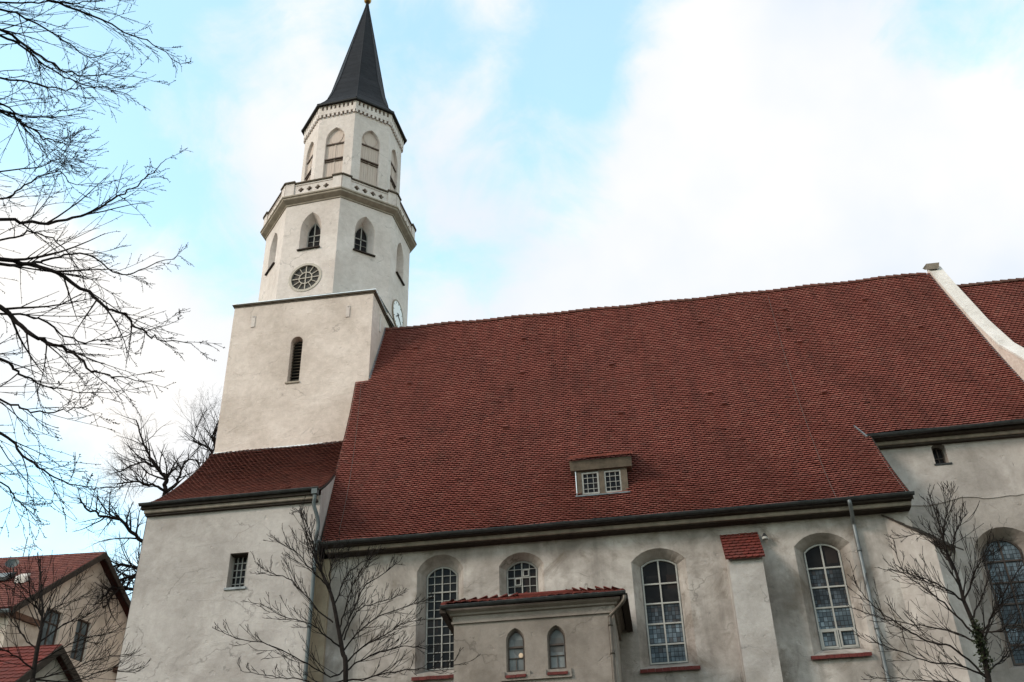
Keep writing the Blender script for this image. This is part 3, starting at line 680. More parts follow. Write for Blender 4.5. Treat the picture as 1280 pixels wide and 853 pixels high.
P = [Vector(base_fn(-15.95 - v * .18, v)) for v in np.linspace(0, 9.8, 12)]
mo.loft([[p + Vector((-.02, 0, .05)), p + Vector((.04, 0, .05)), p + Vector((.04, 0, -.14)), p + Vector((-.02, 0, -.14))] for p in P])
mo.build('verge_board', M['wood_dark'], br_); mo = MB()
P = [Vector(base_fn(-10.06 - v * .168, v)) for v in np.linspace(0, 4.4, 8)]
mo.loft([[p + Vector((-.02, 0, .03)), p + Vector((.015, 0, .03)), p + Vector((.015, 0, -.02)), p + Vector((-.02, 0, -.02))] for p in P])
mo.build('verge_board', M['wood_dark'], br_)
bc = MB()
prof = [(29.2, 15.66), (29.03, 15.66), (29.01, 15.68), (29.01, 15.78), (29.2, 15.84)]
MB().box(-15.84, -10.12, 29.08, 29.21, 15.60, 15.655).build('shadow_strip', M['wood_dark'], church)  # shadow line below the porch cornice, drawn as a dark strip
bc.prism([(-15.86, y, z) for y, z in prof], (5.74, 0, 0)); bc.build('cornice', M['cornice'], church)
MB().box(-15.95, -10.1, 28.93, 29.08, 15.785, 15.92).build('fascia', M['wood_dark'], church)
gutter((-15.98, 28.86, 15.92), (-10.02, 28.86, 15.95), .07).build('gutter', M['zinc_dark'], church)
hp = pipe('downpipe', smooth_pts([(-10.15, 28.9, 15.86), (-10.15, 28.9, 15.62), (-10.17, 28.96, 15.40), (-10.07, 29.06, 15.05), (-10.03, 29.1, 14.75), (-10.07, 29.1, 14.3), (-10.05, 29.1, 13.6), (-10.05, 29.1, 9)], 5) + [Vector((-10.05, 29.1, .1))], .06, M['zinc_old'], [(-10.05, 29.1, 13.4), (-10.05, 29.1, 11.6), (-10.05, 29.1, 10.2)])
hp['label'] = 'curved grey downpipe between porch and nave'
MB().box(-10.24, -10.06, 28.80, 29.0, 15.74, 15.94).build('hopper', M['zinc_old'], hp)
MB().tube([(-10.2, 29.1, 14.22), (-9.95, 29.25, 14.3)], .055, 8).build('elbow', M['zinc_dark'], hp)

# --- tower shaft
TY = 37.2
FT = frame_fn((0, TY, 0), (1, 0, 0), (0, -1, 0))
slo, sli = arch(-14.77, -14.23, 25.30, 27.40, 27.67, 'seg'), arch(-14.74, -14.26, 25.30, 27.40, 27.64, 'seg')
tm = MB()
wall(tm, FT, [(-17.58, 0), (-11.10, 0), (-11.10, 29.72), (-17.67, 29.62)], [(slo, sli, .40)])
FR, BR, BL, FL = (-11.10, TY), (-11.0, 44.0), (-17.3, 44.0), (-17.62, TY)
for a, b in ((FR, BR), (BR, BL), (BL, FL)):
    tm.add([(*a, 0), (*b, 0), (*b, 29.7), (*a, 29.7)], [(0, 1, 2, 3)])
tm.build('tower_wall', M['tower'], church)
lv = MB()
for i in range(14):
    z = 25.36 + i * .158; lo, hi = span_u(sli, min(z + .02, 27.6))
    lv.hexa([FT(lo, z, .24), FT(hi, z, .24), FT(hi, z + .11, .38), FT(lo, z + .11, .38), FT(lo, z + .02, .24), FT(hi, z + .02, .24), FT(hi, z + .13, .38), FT(lo, z + .13, .38)])
lo_ = lv.build('window', M['wood'], church); lo_['label'] = 'narrow round-headed louvred slit in the tower'
MB().prism([FT(a, z, .395) for a, z in sli], (0, .03, 0)).build('pane', M['black'], lo_)
MB().fbox(FT, -14.84, -14.2, 25.22, 25.30, -.06, .3).build('sill', M['cornice_tower'], lo_)
an = MB()
for u in (-16.68, -12.24):
    for j in range(1): an.fbox(FT, u - .085, u + .085, 28.44, 29.05, -.035, .03)
    an.fbox(FT, u - .03, u + .03, 28.98, 29.03, -.06, .0)
    o = an.build('wall_anchor', M['lantern'], church); an = MB()
fe = Vector((.1, 6.8, 0)).normalized()
FE = frame_fn((-11.10, TY, 0), fe, (fe.y, -fe.x, 0))
an.fbox(FE, 1.15, 1.30, 28.3, 29.25, -.04, .03); an.build('wall_anchor', M['coping'], church)
tc_ = MB()
def ring_sq(mb, o, z0, z1):
    q = [(-17.67 - o, TY - o), (-11.08 + o, TY - o), (-10.98 + o, 44 + o), (-17.32 - o, 44 + o)]
    mb.hexa([(*p, z0) for p in q] + [(*p, z1) for p in q])
ring_sq(tc_, .04, 29.62, 29.66); ring_sq(tc_, .08, 29.68, 29.74)
tco = tc_.build('cornice', M['wood'], church)
t2 = MB(); ring_sq(t2, .11, 29.745, 29.79); t2.build('drip_edge', M['zinc_light'], tco)
MB().box(-17.66, -12.15, TY - .06, TY + .02, 22.02, 22.12).build('flashing', M['zinc_light'], church)

# --- octagonal stages
T1 = (-14.18, 40.8); PH = math.radians(-5)
T2 = (-13.83, 40.91)
def octa(c, a, off=0.0):
    R = a / math.cos(math.pi / 8)
    return [(c[0] + R * math.cos(t), c[1] + R * math.sin(t)) for t in [-math.pi / 2 - math.pi / 8 + PH + q * math.pi / 4 for q in range(8)]]
def face(c, a, q):
    ang = -math.pi / 2 + PH + q * math.pi / 4; n = (math.cos(ang), math.sin(ang), 0); u = (-n[1], n[0], 0)
    return frame_fn((c[0] + n[0] * a, c[1] + n[1] * a, 0), u, n)
def oct_rings(mb, c, lst, mi=0, cap=True):
    mb.loft([[(x, y, z) for x, y in octa(c, a)] for a, z in lst], cap=cap, mi=mi)
A1 = 3.40; H1 = A1 * math.tan(math.pi / 8)
po, pi_ = arch(-.53, .53, 32.86, 34.18, 35.12, 'pt'), arch(-.34, .34, 32.90, 34.10, 34.76, 'pt')
ro = circle(-.03, 31.13, .80); ri = circle(-.03, 31.13, .74)
l1 = MB()
for q in range(8):
    F = face(T1, A1, q); holes = [(po, pi_, .5)]
    if q in (0, 4): holes.append((ro, ri, .08))
    wall(l1, F, [(-H1, 29.70), (H1, 29.70), (H1, 35.85), (-H1, 35.85)], holes)
l1.build('octagon_wall', M['lantern'], church)
for q in (-2, -1, 0, 1, 2):
    F = face(T1, A1, q)
    def tr(mb, F=F):
        for s in (-1, 1): mb.fbox(F, -.02, .02, 33.9, 34.0, .45, .51)
    w_ = window(church, F, pi_, .5, M['frame_white'], M['glass'], vbars=[0], hbars=[33.98], thin_h=[33.27, 33.62], thin_v=[], w=.03, bw=.045, tw=.016, extra=tr)
    s_ = MB(); s_.fbox(F, -.58, .58, 32.79, 32.85, -.10, .02); s_.build('sill', M['wood_dark'], w_)
F = face(T1, A1, 0)
rz = MB(); 
def ringband(mb, F, c, z, r0, r1, d0, d1, n=28):
    a, b = circle(c, z, r1, n), circle(c, z, r0, n)
    V = [F(x, y, d0) for x, y in a] + [F(x, y, d0) for x, y in b] + [F(x, y, d1) for x, y in a] + [F(x, y, d1) for x, y in b]
    mb.add(V, [(i, (i + 1) % n, n + (i + 1) % n, n + i) for i in range(n)] + [(n + i, n + (i + 1) % n, 3 * n + (i + 1) % n, 3 * n + i) for i in range(n)] + [(i, (i + 1) % n, 2 * n + (i + 1) % n, 2 * n + i) for i in range(n)])
ringband(rz, F, -.03, 31.13, .70, .82, -.03, .06); ringband(rz, F, -.03, 31.13, .30, .345, .02, .07)
for i in range(12):
    a = math.pi * 2 * i / 12; r0, r1 = (0.0, .72) if i % 3 == 0 else (.32, .72); wd = .022 if i % 3 == 0 else .017
    ca, sa = math.cos(a), math.sin(a)
    Q = [(-.03 + ca * r + sa * s * wd, 31.13 + sa * r - ca * s * wd) for r, s in ((r0, -1), (r1, -1), (r1, 1), (r0, 1))]
    rz.hexa([F(x, z, .07) for x, z in Q] + [F(x, z, .03 - .001 * i) for x, z in Q])
ro_ = rz.build('rose_window', M['rose'], church)
MB().prism([F(a, z, .075) for a, z in ri], F(0, 0, .03) - F(0, 0, 0)).build('pane', M['glass_rose'], ro_)
# clock on the east face
F = face(T1, A1, 2)
ck = MB(); ck.prism([F(a, z, .0) for a, z in circle(-.12, 30.52, .74, 36)], F(0, 0, -.05) - F(0, 0, 0)); cko = ck.build('clock_face', M['clock'], church)
for nm, ang, L, wd in (('minute_hand', -35, .58, .035), ('hour_hand', -140, .36, .045)):
    a = math.radians(ang); ca, sa = math.cos(a), math.sin(a)
    Q = [(-.12 + ca * r + sa * s * wd, 30.52 + sa * r - ca * s * wd) for r, s in ((-.12, -1), (L, -.4), (L, .4), (-.12, 1))]
    MB().hexa([F(x, z, -.06) for x, z in Q] + [F(x, z, -.075 - .002 * (L > .5)) for x, z in Q]).build(nm, M['iron'], cko)
for i in range(12):
    a = math.pi * 2 * i / 12; ca, sa = math.cos(a), math.sin(a)
    Q = [(-.12 + ca * r + sa * s * .018, 30.52 + sa * r - ca * s * .018) for r, s in ((.58, -1), (.68, -1), (.68, 1), (.58, 1))]
    MB().hexa([F(x, z, -.048) for x, z in Q] + [F(x, z, -.056) for x, z in Q]).build('hour_mark', M['iron'], cko)
ringband_mb = MB(); ringband(ringband_mb, F, -.12, 30.52, .72, .79, -.065, .0, 36); ringband_mb.build('clock_rim', M['cornice_tower'], cko)
# lightning conductor down the corner
v = octa(T1, A1 + .03)[2]
MB().tube([(v[0] - .12, v[1] - .02, 35.7), (v[0] - .12, v[1] - .02, 29.9)], .022, 5).build('lightning_conductor', M['copper'], church)
# roof of the shaft around the octagon
so = MB(); sq = [(-17.75, TY - .08), (-11.0, TY - .08), (-10.9, 44.1), (-17.4, 44.1)]
o8 = octa(T1, A1 - .02)
so.add([(*p, 29.795) for p in sq] + [(*p, 29.98) for p in o8], [(0, 1, 5, 4), (1, 6, 5), (1, 2, 7, 6), (2, 8, 7), (2, 3, 9, 8), (3, 10, 9), (3, 0, 11, 10), (0, 4, 11)])
so.build('ledge_roof', M['zinc'], church)

# cornice and balustrade
cn = MB(); oct_rings(cn, T1, [(A1 - .05, 35.72), (A1 + .05, 35.75), (A1 + .05, 35.82), (A1 + .25, 35.95), (A1 + .28, 35.98), (A1 + .28, 36.06), (A1 + .33, 36.09), (A1 + .33, 36.17), (A1 - .4, 36.20)], cap=False)
cno = cn.build('cornice', M['cornice_tower'], church)
BA = A1 + .17; HB = BA * math.tan(math.pi / 8)
bl = MB(); holes_c = [-.66, -.22, .22, .66]
def quatre(c, z, r):
    return [(c + (r * (.72 + .34 * abs(math.cos(2 * t)))) * math.cos(t), z + (r * (.72 + .34 * abs(math.cos(2 * t)))) * math.sin(t)) for t in [2 * math.pi * i / 24 for i in range(24)]]
dk = []
for q in range(8):
    F = face(T1, BA, q)
    hl = [(quatre(c, 36.56, .145), quatre(c, 36.56, .13), .12) for c in holes_c]
    wall(bl, F, [(-HB, 36.15), (HB, 36.15), (HB, 36.98), (-HB, 36.98)], hl)
    bl.fbox(F, -HB + .5, HB - .5, 36.86, 36.90, -.03, .0); 
    for s in (-1, 1):
        u0, u1 = (s * HB, s * (HB - .46)); u0, u1 = min(u0, u1), max(u0, u1)
        bl.fbox(F, u0, u1, 36.16, 37.04, -.06, .01)
    F2 = face(T1, BA - .16, q); h2 = (BA - .16) * math.tan(math.pi / 8)
    bl.add([F2(-h2, 36.15), F2(h2, 36.15), F2(h2, 36.98), F2(-h2, 36.98)], [(0, 1, 2, 3)])
    dk.append(F)
blo = bl.build('balustrade', M['lantern'], church)
lin = MB(); oct_rings(lin, T1, [(BA - .13, 36.2), (BA - .13, 36.97)], cap=False); lin.build('shade_backing', M['wood'], blo)  # dark ring added behind the pierced holes so they look shaded
cpn = MB()
for q in range(8):
    F = face(T1, BA, q)
    cpn.fbox(F, -HB + .44, HB - .44, 36.98, 37.05, -.07, .22)
    for s in (-1, 1):
        u0, u1 = sorted((s * (HB + .03), s * (HB - .50))); cpn.fbox(F, u0, u1, 37.04, 37.12, -.13, .24)
cpn.build('coping', M['wood'], blo)

# upper stage with shuttered sound openings
A2 = 2.45; H2 = A2 * math.tan(math.pi / 8)
uo = arch(-.53, .53, 37.3, 41.0, 41.84, 'pt'); ui = arch(-.50, .50, 37.33, 40.98, 41.78, 'pt')
u2 = MB()
fz = []
for i in range(8):
    c = -.84 + i * .24
    fz.append((arch(c - .055, c + .055, 43.16, 43.42, 43.48, 'seg', 4), arch(c - .05, c + .05, 43.16, 43.42, 43.48, 'seg', 4), .16))
for q in range(8):
    F = face(T2, A2, q)
    wall(u2, F, [(-H2, 36.1), (H2, 36.1), (H2, 42.75), (-H2, 42.75)], [(uo, ui, .17)])
    F = face(T2, A2 + .10, q); h = (A2 + .10) * math.tan(math.pi / 8)
    wall(u2, F, [(-h, 42.86), (h, 42.86), (h, 43.62), (-h, 43.62)], fz)
    for i in range(9):                      # little corbels hanging below the band
        c = -.96 + i * .24; u2.fbox(F, c - .06, c + .06, 42.68, 42.862, .0, .12)
oct_rings(u2, T2, [(A2 - .05, 42.85), (A2 + .10, 42.86)], cap=False)
u2.build('belfry_wall', M['lantern'], church)
bkb = MB(); oct_rings(bkb, T2, [(A2 - .06, 42.9), (A2 - .06, 43.6)], cap=False); bkb.build('frieze_backing', M['lantern'], church)
for q in (-2, -1, 0, 1, 2):
    F = face(T2, A2, q); sh = MB()
    hi_ = ui
    for i in range(8):                      # vertical boards
        a0, a1 = -.50 + i * .125, -.50 + (i + 1) * .125 - .008
        lo, top = span_v(ui, (a0 + a1) / 2); sh.fbox(F, a0, a1, 37.33, min(top, 40.72), .13 + .004 * (i % 2), .19)
    sh.fbox(F, -.03, .03, 37.33, 40.7, .105, .13)
    sh.prism([F(a, z, .150) for a, z in ui if z >= 40.6] + [F(-.5, 40.7, .150), F(.5, 40.7, .150)], F(0, 0, .03) - F(0, 0, 0))
    for s in (-1, 1):                       # Y-tracery in the head
        arc = [(s * (.02 + .36 * math.sin(t) ** 1.0), 40.78 + .62 * (1 - math.cos(t))) for t in [math.pi / 2 * i / 6 for i in range(7)]]
        sh.tube([F(a, z, .14) for a, z in arc], .022, 5)
    so_ = sh.build('shutter', M['shutter'], church)
    for z0, z1, dd in ((40.67, 40.74, .06), (39.59, 39.65, .03), (39.47, 39.50, .07)): MB().fbox(F, -.51, .51, z0, z1, dd, .14).build('rail', M['rail'], so_)

# spire
sp = MB()
def sring(r, z, tip=0.0):
    t = max(0, (z - 43.6)) / 11.2; c = (T2[0] + .17 * t, T2[1])
    return [(c[0] + r * math.cos(a), c[1] + r * math.sin(a), z) for a in [-math.pi / 2 - math.pi / 8 + PH + q * math.pi / 4 for q in range(8)]]
Rk = 1 / math.cos(math.pi / 8)
rows = [(2.50 * Rk, 43.52), (2.69 * Rk, 43.52), (2.70 * Rk, 43.57), (2.50 * Rk, 43.80), (2.24 * Rk, 44.2), (2.01 * Rk, 44.65), (1.84 * Rk, 45.1), (1.70 * Rk, 45.6), (1.57 * Rk, 46.2)]
for zz in np.cumsum([46.8] + [rnd.uniform(.4, .75) for _ in range(13)]): rows.append((.186 * (54.95 - zz) , zz))
rows.append((.05, 54.78))
prev = None
for i in range(len(rows) - 1):
    (r0, z0), (r1, z1) = rows[i], rows[i + 1]
    sp.loft([sring(r0 + (.004 if i > 2 else 0), z0), sring(r1, z1)], cap=False)
spo = sp.build('spire', M['slate'], church)
he = MB()
for q in range(8):
    he.tube([sring(r, z)[q] for r, z in rows[2:]], .035, 5)
he.build('hip_rolls', M['slate'], spo)
ev = MB(); oct_rings(ev, T2, [(2.45, 43.50), (2.71, 43.47), (2.72, 43.53), (2.5, 43.55)], cap=False); ev.build('eave_board', M['black'], spo)
tip = Vector((T2[0] + .17, T2[1], 54.75))
fb = MB(); rr = .23; 
fb.loft([[tip + Vector((rr * math.sin(a) * math.cos(b), rr * math.sin(a) * math.sin(b), .30 - rr * math.cos(a))) for b in [2 * math.pi * i / 16 for i in range(16)]] for a in [.12 + (math.pi - .24) * i / 10 for i in range(11)]])
fb.tube([tip, tip + Vector((0, 0, 1.6))], .03, 8)
fb.build('finial', M['gold'], spo, smooth=True)

# --- dormer
dy = 31.05
FD = frame_fn((0, dy, 0), (1, 0, 0), (0, -1, 0))
dmr = MB()
dmr.box(-2.03, -1.93, dy - .02, 32.4, 15.900, 16.870); dmr.box(-.50, -.37, dy - .02, 32.4, 15.900, 16.850)           # cheeks/posts
dmr.fbox(FD, -1.29, -1.12, 15.870, 16.770, -.02, .08); dmr.fbox(FD, -1.94, -.46, 15.850, 15.930, -.01, .1); dmr.fbox(FD, -1.94, -.46, 16.730, 16.810, .0, .1)
dmr.fbox(FD, -1.94, -1.86, 15.900, 16.750, -.015, .08); dmr.fbox(FD, -.58, -.49, 15.900, 16.750, -.015, .08)
dmr.hexa([FD(-2.20, 16.770, -.10), FD(-.20, 16.770, -.10), FD(-.20, 16.770, .3), FD(-2.20, 16.770, .3), FD(-2.22, 17.080, -.20), FD(-.18, 17.080, -.20), FD(-.18, 17.080, .3), FD(-2.22, 17.080, .3)])
do = dmr.build('dormer', M['wood'], church)
def dorm_fn(u, v): return (u, dy - .30 + v * .87, 17.100 + v * .87 * .56)
dt = tiles(dorm_fn, 1.85, lambda v: -2.27, lambda v: -.13, .18, .16, lift=.03, seed=21)
dt.add([dorm_fn(-2.26, 0), dorm_fn(-.14, 0), dorm_fn(-.14, 2.1), dorm_fn(-2.26, 2.1)], [(0, 1, 2, 3)], 1)
dt.build('dormer_roof', [M['tile'], M['deck']], do)
for c in (-1.575, -.845):
    pl = arch(c - .285, c + .275, 15.940, 16.720, 16.720, 'rect')
    mb = MB(); ring_frame(mb, FD, pl, .055, .0, .06)
    for u in zr(c - .285, c + .275, 2): mb.fbox(FD, u - .009, u + .009, 15.950, 16.710, .02, .06)
    for z in zr(15.940, 16.720, 3): mb.fbox(FD, c - .28, c + .27, z - .009, z + .009, .022, .06)
    wf = mb.build('dormer_window', M['frame'], do)
sl_ = MB(); sl_.hexa([(-2.08, 30.75, 15.750), (-.32, 30.75, 15.750), (-.38, 31.08, 15.870), (-2.0, 31.08, 15.870), (-2.08, 30.75, 15.790), (-.32, 30.75, 15.790), (-.38, 31.08, 15.930), (-2.0, 31.08, 15.930)])
sl_.build('apron', M['zinc'], do)
MB().fbox(FD, -1.93, -.49, 15.920, 16.740, .05, .08).build('pane', M['glass'], do)
MB().box(-2.06, -2.032, dy - .05, 32.1, 15.900, 16.770).build('sunlit_cheek_strip', M['zinc_light'], do)  # pale strip painting sunlight on the left edge of the dormer

# --- east chapel bay (set back, higher wall)
CY = 33.2
FC = frame_fn((0, CY, 0), (1, 0, 0), (0, -1, 0))
sv = arch(9.87, 10.31, 16.93, 17.56, 17.67, 'seg'); svi = arch(9.90, 10.28, 16.95, 17.54, 17.64, 'seg')
W5o, W5i = arch(10.35, 12.25, 10.1, 13.98, 14.56, 'seg'), arch(10.66, 11.89, 10.31, 13.92, 14.35, 'seg')
ch = MB(); wall(ch, FC, [(7.8, 0), (17, 0), (17, 18.1), (7.8, 18.1)], [(sv, svi, .3), (W5o, W5i, .5)])
ch.add([(17, CY, 0), (17, 50, 0), (17, 50, 18), (17, CY, 18)], [(0, 1, 2, 3)])
ch.build('chapel_wall', M['chapel_low'], church)
lw = MB(); r5 = random.Random(4)
top = []; x = 7.82
while x < 17:
    top.append((x, 15.56 + .06 * math.sin(x * 1.3) + .05 * math.sin(x * 3.1 + 1) + r5.uniform(-.025, .025))); x += .17
top.append((17, 15.6))
FC2 = frame_fn((0, CY - .03, 0), (1, 0, 0), (0, -1, 0))
poly = top + [(17, 18), (7.82, 18)]
wall(lw, FC2, poly, [(sv, sv, .0295)])
n_ = len(top); lw.add([FC2(a, z) for a, z in top] + [FC2(a, z, .0295) for a, z in top], [(i, i + 1, n_ + i + 1, n_ + i) for i in range(n_ - 1)])
lw.build('upper_render', M['chapel'], church)
w_ = window(church, FC, svi, .28, M['frame_brown'], M['glass'], vbars=[10.09], hbars=[17.23], w=.035, bw=.03, label='tiny dark window high in the chapel wall')
MB().fbox(FC, 9.82, 10.39, 16.87, 16.93, -.06, .2).build('sill', M['black'], w_)
w_ = window(church, FC, W5i, .5, M['frame_brown'], M['lead'], vbars=[11.27], hbars=[13.59, 12.89, 12.2, 11.54, 10.93], w=.06, bw=.05, label='large arched chapel window behind the right tree')
cc = MB(); prof = [(33.2, 17.70), (32.98, 17.70), (32.96, 17.72), (32.96, 17.82), (33.2, 17.9)]
cc.prism([(7.9, y, z) for y, z in prof], (9.1, 0, 0)); cc.build('cornice', M['cornice'], church)
MB().box(7.92, 17, 33.02, 33.2, 17.63, 17.695).build('shadow_strip', M['wood_dark'], church)  # dark strip drawn as the shade below the chapel cornice
MB().box(7.85, 17, 32.76, 33.0, 17.825, 17.95).build('fascia', M['wood_dark'], church)
gutter((7.72, 32.62, 17.93), (17, 32.62, 18.0), .09).build('gutter', M['zinc_dark'], church)
ef = MB(); a, b = Vector(nave_fn(7.50, v_of(33.1))), Vector(nave_fn(7.70, v_of(32.55))); nn = Vector((0, -SL, 1)).normalized()
ef.hexa([a, b, b + Vector((.07, 0, 0)), a + Vector((.05, 0, 0)), a + nn * .09, b + nn * .10, b + Vector((.05, 0, 0)) + nn * .10, a + Vector((.03, 0, 0)) + nn * .09])
ef.build('flashing', M['zinc'], church)

# --- gable parapet between nave and choir, choir roof
pp = MB()
prof = [(39.35, 29.32), (38.5, 27.68), (37.9, 26.60), (36.77, 24.58), (35.32, 22.52), (33.8, 20.95), (32.5, 19.65), (31.6, 18.8)]
def xa(y): return float(np.interp(y, [34.3, 37, 39.3], [14.0, 13.88, 13.62]))
PW = .50
pp.loft([[(xa(y), y, z), (xa(y) + PW, y, z), (xa(y) + PW, y, 0), (xa(y), y, 0)] for y, z in prof])
pp.hexa([(13.62, 39.35, 0), (14.12, 39.35, 0), (14.12, 49, 0), (13.62, 49, 0), (13.62, 39.35, 29.3), (14.12, 39.35, 29.3), (14.12, 49, 15), (13.62, 49, 15)])
ppo = pp.build('gable_parapet', M['tower'], church)
pc = MB(); pc.loft([[(xa(y) - .03, y, z), (xa(y) + PW + .04, y, z), (xa(y) + PW + .04, y - .02, z + .09), (xa(y) - .03, y - .02, z + .09)] for y, z in prof])
pc.build('coping', M['coping'], ppo)
MB().hexa([(13.58, 39.0, 28.95), (13.98, 39.0, 28.95), (13.98, 39.5, 29.3), (13.58, 39.5, 29.3), (13.50, 38.92, 29.22), (14.06, 38.92, 29.22), (14.06, 39.55, 29.42), (13.50, 39.55, 29.42)]).build('apex_stone', M['cornice'], ppo)
pf = MB(); P = [Vector(nave_fn(nave_right(v) - .06, v)) for v in np.linspace(v_of(32.9), VMAX - .1, 14)]
pf.loft([[p + Vector((.0, 0, .05)), p + Vector((.09, 0, .09)), p + Vector((.09, 0, -.02)), p + Vector((.0, 0, -.02))] for p in P]); pf.build('flashing', M['zinc'], ppo)
def choir_fn(u, v):
    y = y_of(v); return (u, y, zroof(y) - .92 + .02 * math.sin(u + v))
CV0 = v_of(32.62)
ct = tiles(lambda u, v: choir_fn(u, v + CV0), VMAX - CV0 - .05, lambda v: 14.10, lambda v: 27.0, .18, .152, seed=33)
for k_ in range(6):
    v0, v1 = v_of(32.8) + (VMAX - v_of(32.8)) * k_ / 6, v_of(32.8) + (VMAX - v_of(32.8)) * (k_ + 1) / 6
    ct.add([choir_fn(14.1, v0), choir_fn(27, v0), choir_fn(27, v1), choir_fn(14.1, v1)], [(0, 1, 2, 3)], 1)
ct.add([choir_fn(14.1, VMAX), choir_fn(27, VMAX), (27, 49, 14), (14.1, 49, 14)], [(0, 1, 2, 3)], 1)
cho = ct.build('choir_roof', [M['tile'], M['deck']], church)
rm = MB(); ridge_line(rm, 14.12, 27, R_Y, lambda x: zroof(R_Y) - .98); rm.build('ridge_tiles', M['ridge'], cho)
cw = MB(); cw.box(17.02, 27, 33.22, 48, 0, 17.2); cw.add([(27, 33.22, 17.2), (27, 48, 14.5), (27, 39.3, 28)], [(0, 1, 2)]); cw.build('choir_wall', M['chapel'], church)

# ================================================================== HOUSES
gd = Vector((.27, .963, 0)).normalized(); rd = Vector((-.997, -.06, 0)).normalized()          # along the gable, along the ridge
def house(origin, wid, apex_s, z_near, z_far, z_apex, length, name, label, wallm, roofm, wins, bands, over=.35, sides=True):
    O = Vector(origin); F = frame_fn(O, gd, -rd)
    root = empty(name, (O.x + rd.x * length / 2 + gd.x * wid / 2, O.y + rd.y * length / 2 + gd.y * wid / 2, 0), label, 'house')
    mb = MB(); hl = [(w, w, .16) for w in wins]
    outline = [(0, 0), (wid, 0), (wid, z_far), (apex_s, z_apex), (0, z_near)]
    wall(mb, F, outline, hl)
    n = len(outline); mb.add([F(a, z) for a, z in outline] + [F(a, z, length) for a, z in outline], [(0, n, n + n - 1, n - 1), (1, 2, n + 2, n + 1)] + [tuple(range(n, 2 * n))])
    mb.build('wall', wallm, root)
    rf = MB()
    for (s0, z0), (s1, z1) in (((0, z_near), (apex_s, z_apex)), ((wid, z_far), (apex_s, z_apex))):
        dv = Vector((s1 - s0, z1 - z0)); L = dv.length; dv /= L
        fn = lambda u, v, s0=s0, z0=z0, dv=dv: F(s0 + dv.x * (v - .45), z0 + dv.y * (v - .45) + .14, u)
        tiles(fn, L + .40, lambda v: -over, lambda v: length, .22, .20, lift=.03, seed=41, mb=rf)
        p = [F(s0 - dv.x * .45, z0 - dv.y * .45, -over), F(s1, z1, -over), F(s1, z1, length), F(s0 - dv.x * .45, z0 - dv.y * .45, length)]
        rf.hexa(p + [q + Vector((0, 0, .14)) for q in p], 1)
    r = rf.build('roof', [roofm, M['deck']], root)
    bg = MB()
    for (s0, z0), (s1, z1) in (((0, z_near), (apex_s, z_apex)), ((wid, z_far), (apex_s, z_apex))):
        d = Vector((s1 - s0, z1 - z0)).normalized(); s0, z0 = s0 - d.x * .45, z0 - d.y * .45
        bg.hexa([F(s0, z0 - .12, -over - .04), F(s1, z1 - .12, -over - .04), F(s1, z1 - .12, -over), F(s0, z0 - .12, -over), F(s0, z0 + .16, -over - .04), F(s1, z1 + .16, -over - .04), F(s1, z1 + .16, -over), F(s0, z0 + .16, -over)])
    bg.build('barge_board', M['wood_dark'], r)
    for z, a, b in bands: MB().fbox(F, a, b, z - .11, z + .11, -.14, .05).build('string_course', M['band'], root)
    for w in wins:
        us = [p[0] for p in w]; zs = [p[1] for p in w]
        window(root, F, w, .14, M['frame_brown'], M['glass_blue'], vbars=[sum(us[:2]) / 2], hbars=[min(zs) + (max(zs) - min(zs)) * .66], w=.05, bw=.05)
    return root, F, r
HO = at(14, 762, 42)
# (s along the gable measured from its near corner)
hw_ = [arch(1.62, 2.45, 14.1, 15.6, 15.6, 'rect'), arch(3.25, 4.0, 14.05, 15.65, 15.65, 'rect')]
house1, FH, rf1 = house((HO.x, HO.y, 0), 6.9, 3.55, 15.15, 15.55, 18.35, 12, 'gabled_house', 'beige gabled house with red roof and satellite dish beyond the bare tree', M['house'], M['tile_old'], hw_, [(13.2, 1.2, 6.9), (14.85, 0, 1.3), (14.2, 5.6, 6.9)])
# roof fittings: on the near slope; a = along the ridge, b = up the slope
def slope_at(px, py):                     # (along the ridge, up the slope) seen at a photo pixel
    o = FH(0, 15.35, 0); ea = FH(0, 15.35, 1) - o; eb = FH(3.55, 18.55, 0) - o; d = ray(px, py)
    x = Matrix((ea, eb, -d)).transposed().inverted() @ (EYE - o); return x[0], x[1]
def onslope(a, b, h=0.0): 
    s = 3.55 * b; z = 15.15 + 3.2 * b + .2; return FH(s, z, a) + Vector((gd.x * -.67 * h, gd.y * -.67 * h, .74 * h))
ha, hb = slope_at(27, 727); sa_, sb_ = slope_at(4, 724); da, db_ = slope_at(20, 719)
ds = MB(); c = onslope(da, db_, .40); nrm_ = Vector((.25, -.85, .45)).normalized(); t1 = nrm_.orthogonal().normalized(); t2_ = nrm_.cross(t1)
rings = [[c + nrm_ * (.14 * (r / .26) ** 2) + (t1 * math.cos(a) + t2_ * math.sin(a)) * r for a in [2 * math.pi * i / 18 for i in range(18)]] for r in (.02, .09, .18, .26)]
ds.loft(rings, cap=False); ds.tube([onslope(da, db_ - .02), c], .03, 6); ds.tube([c - t2_ * .4, c + nrm_ * .5], .012, 5)
ds.build('satellite_dish', M['zinc_old'], rf1)
cv_ = MB(); p = [onslope(a, b) for a, b in ((ha - .2, hb - .03), (ha + .2, hb - .03), (ha + .2, hb + .03), (ha - .2, hb + .03))]
cv_.hexa(p + [q + Vector((0, 0, .26)) for q in p]); cvo = cv_.build('roof_hatch', M['coping'], rf1)
sk = MB(); p = [onslope(a, b, .06) for a, b in ((sa_ - .35, sb_ - .06), (sa_ + .35, sb_ - .06), (sa_ + .35, sb_ + .06), (sa_ - .35, sb_ + .06))]; sk.hexa(p + [q + Vector((0, -.02, .08)) for q in p]); sko = sk.build('skylight', M['zinc_dark'], rf1)
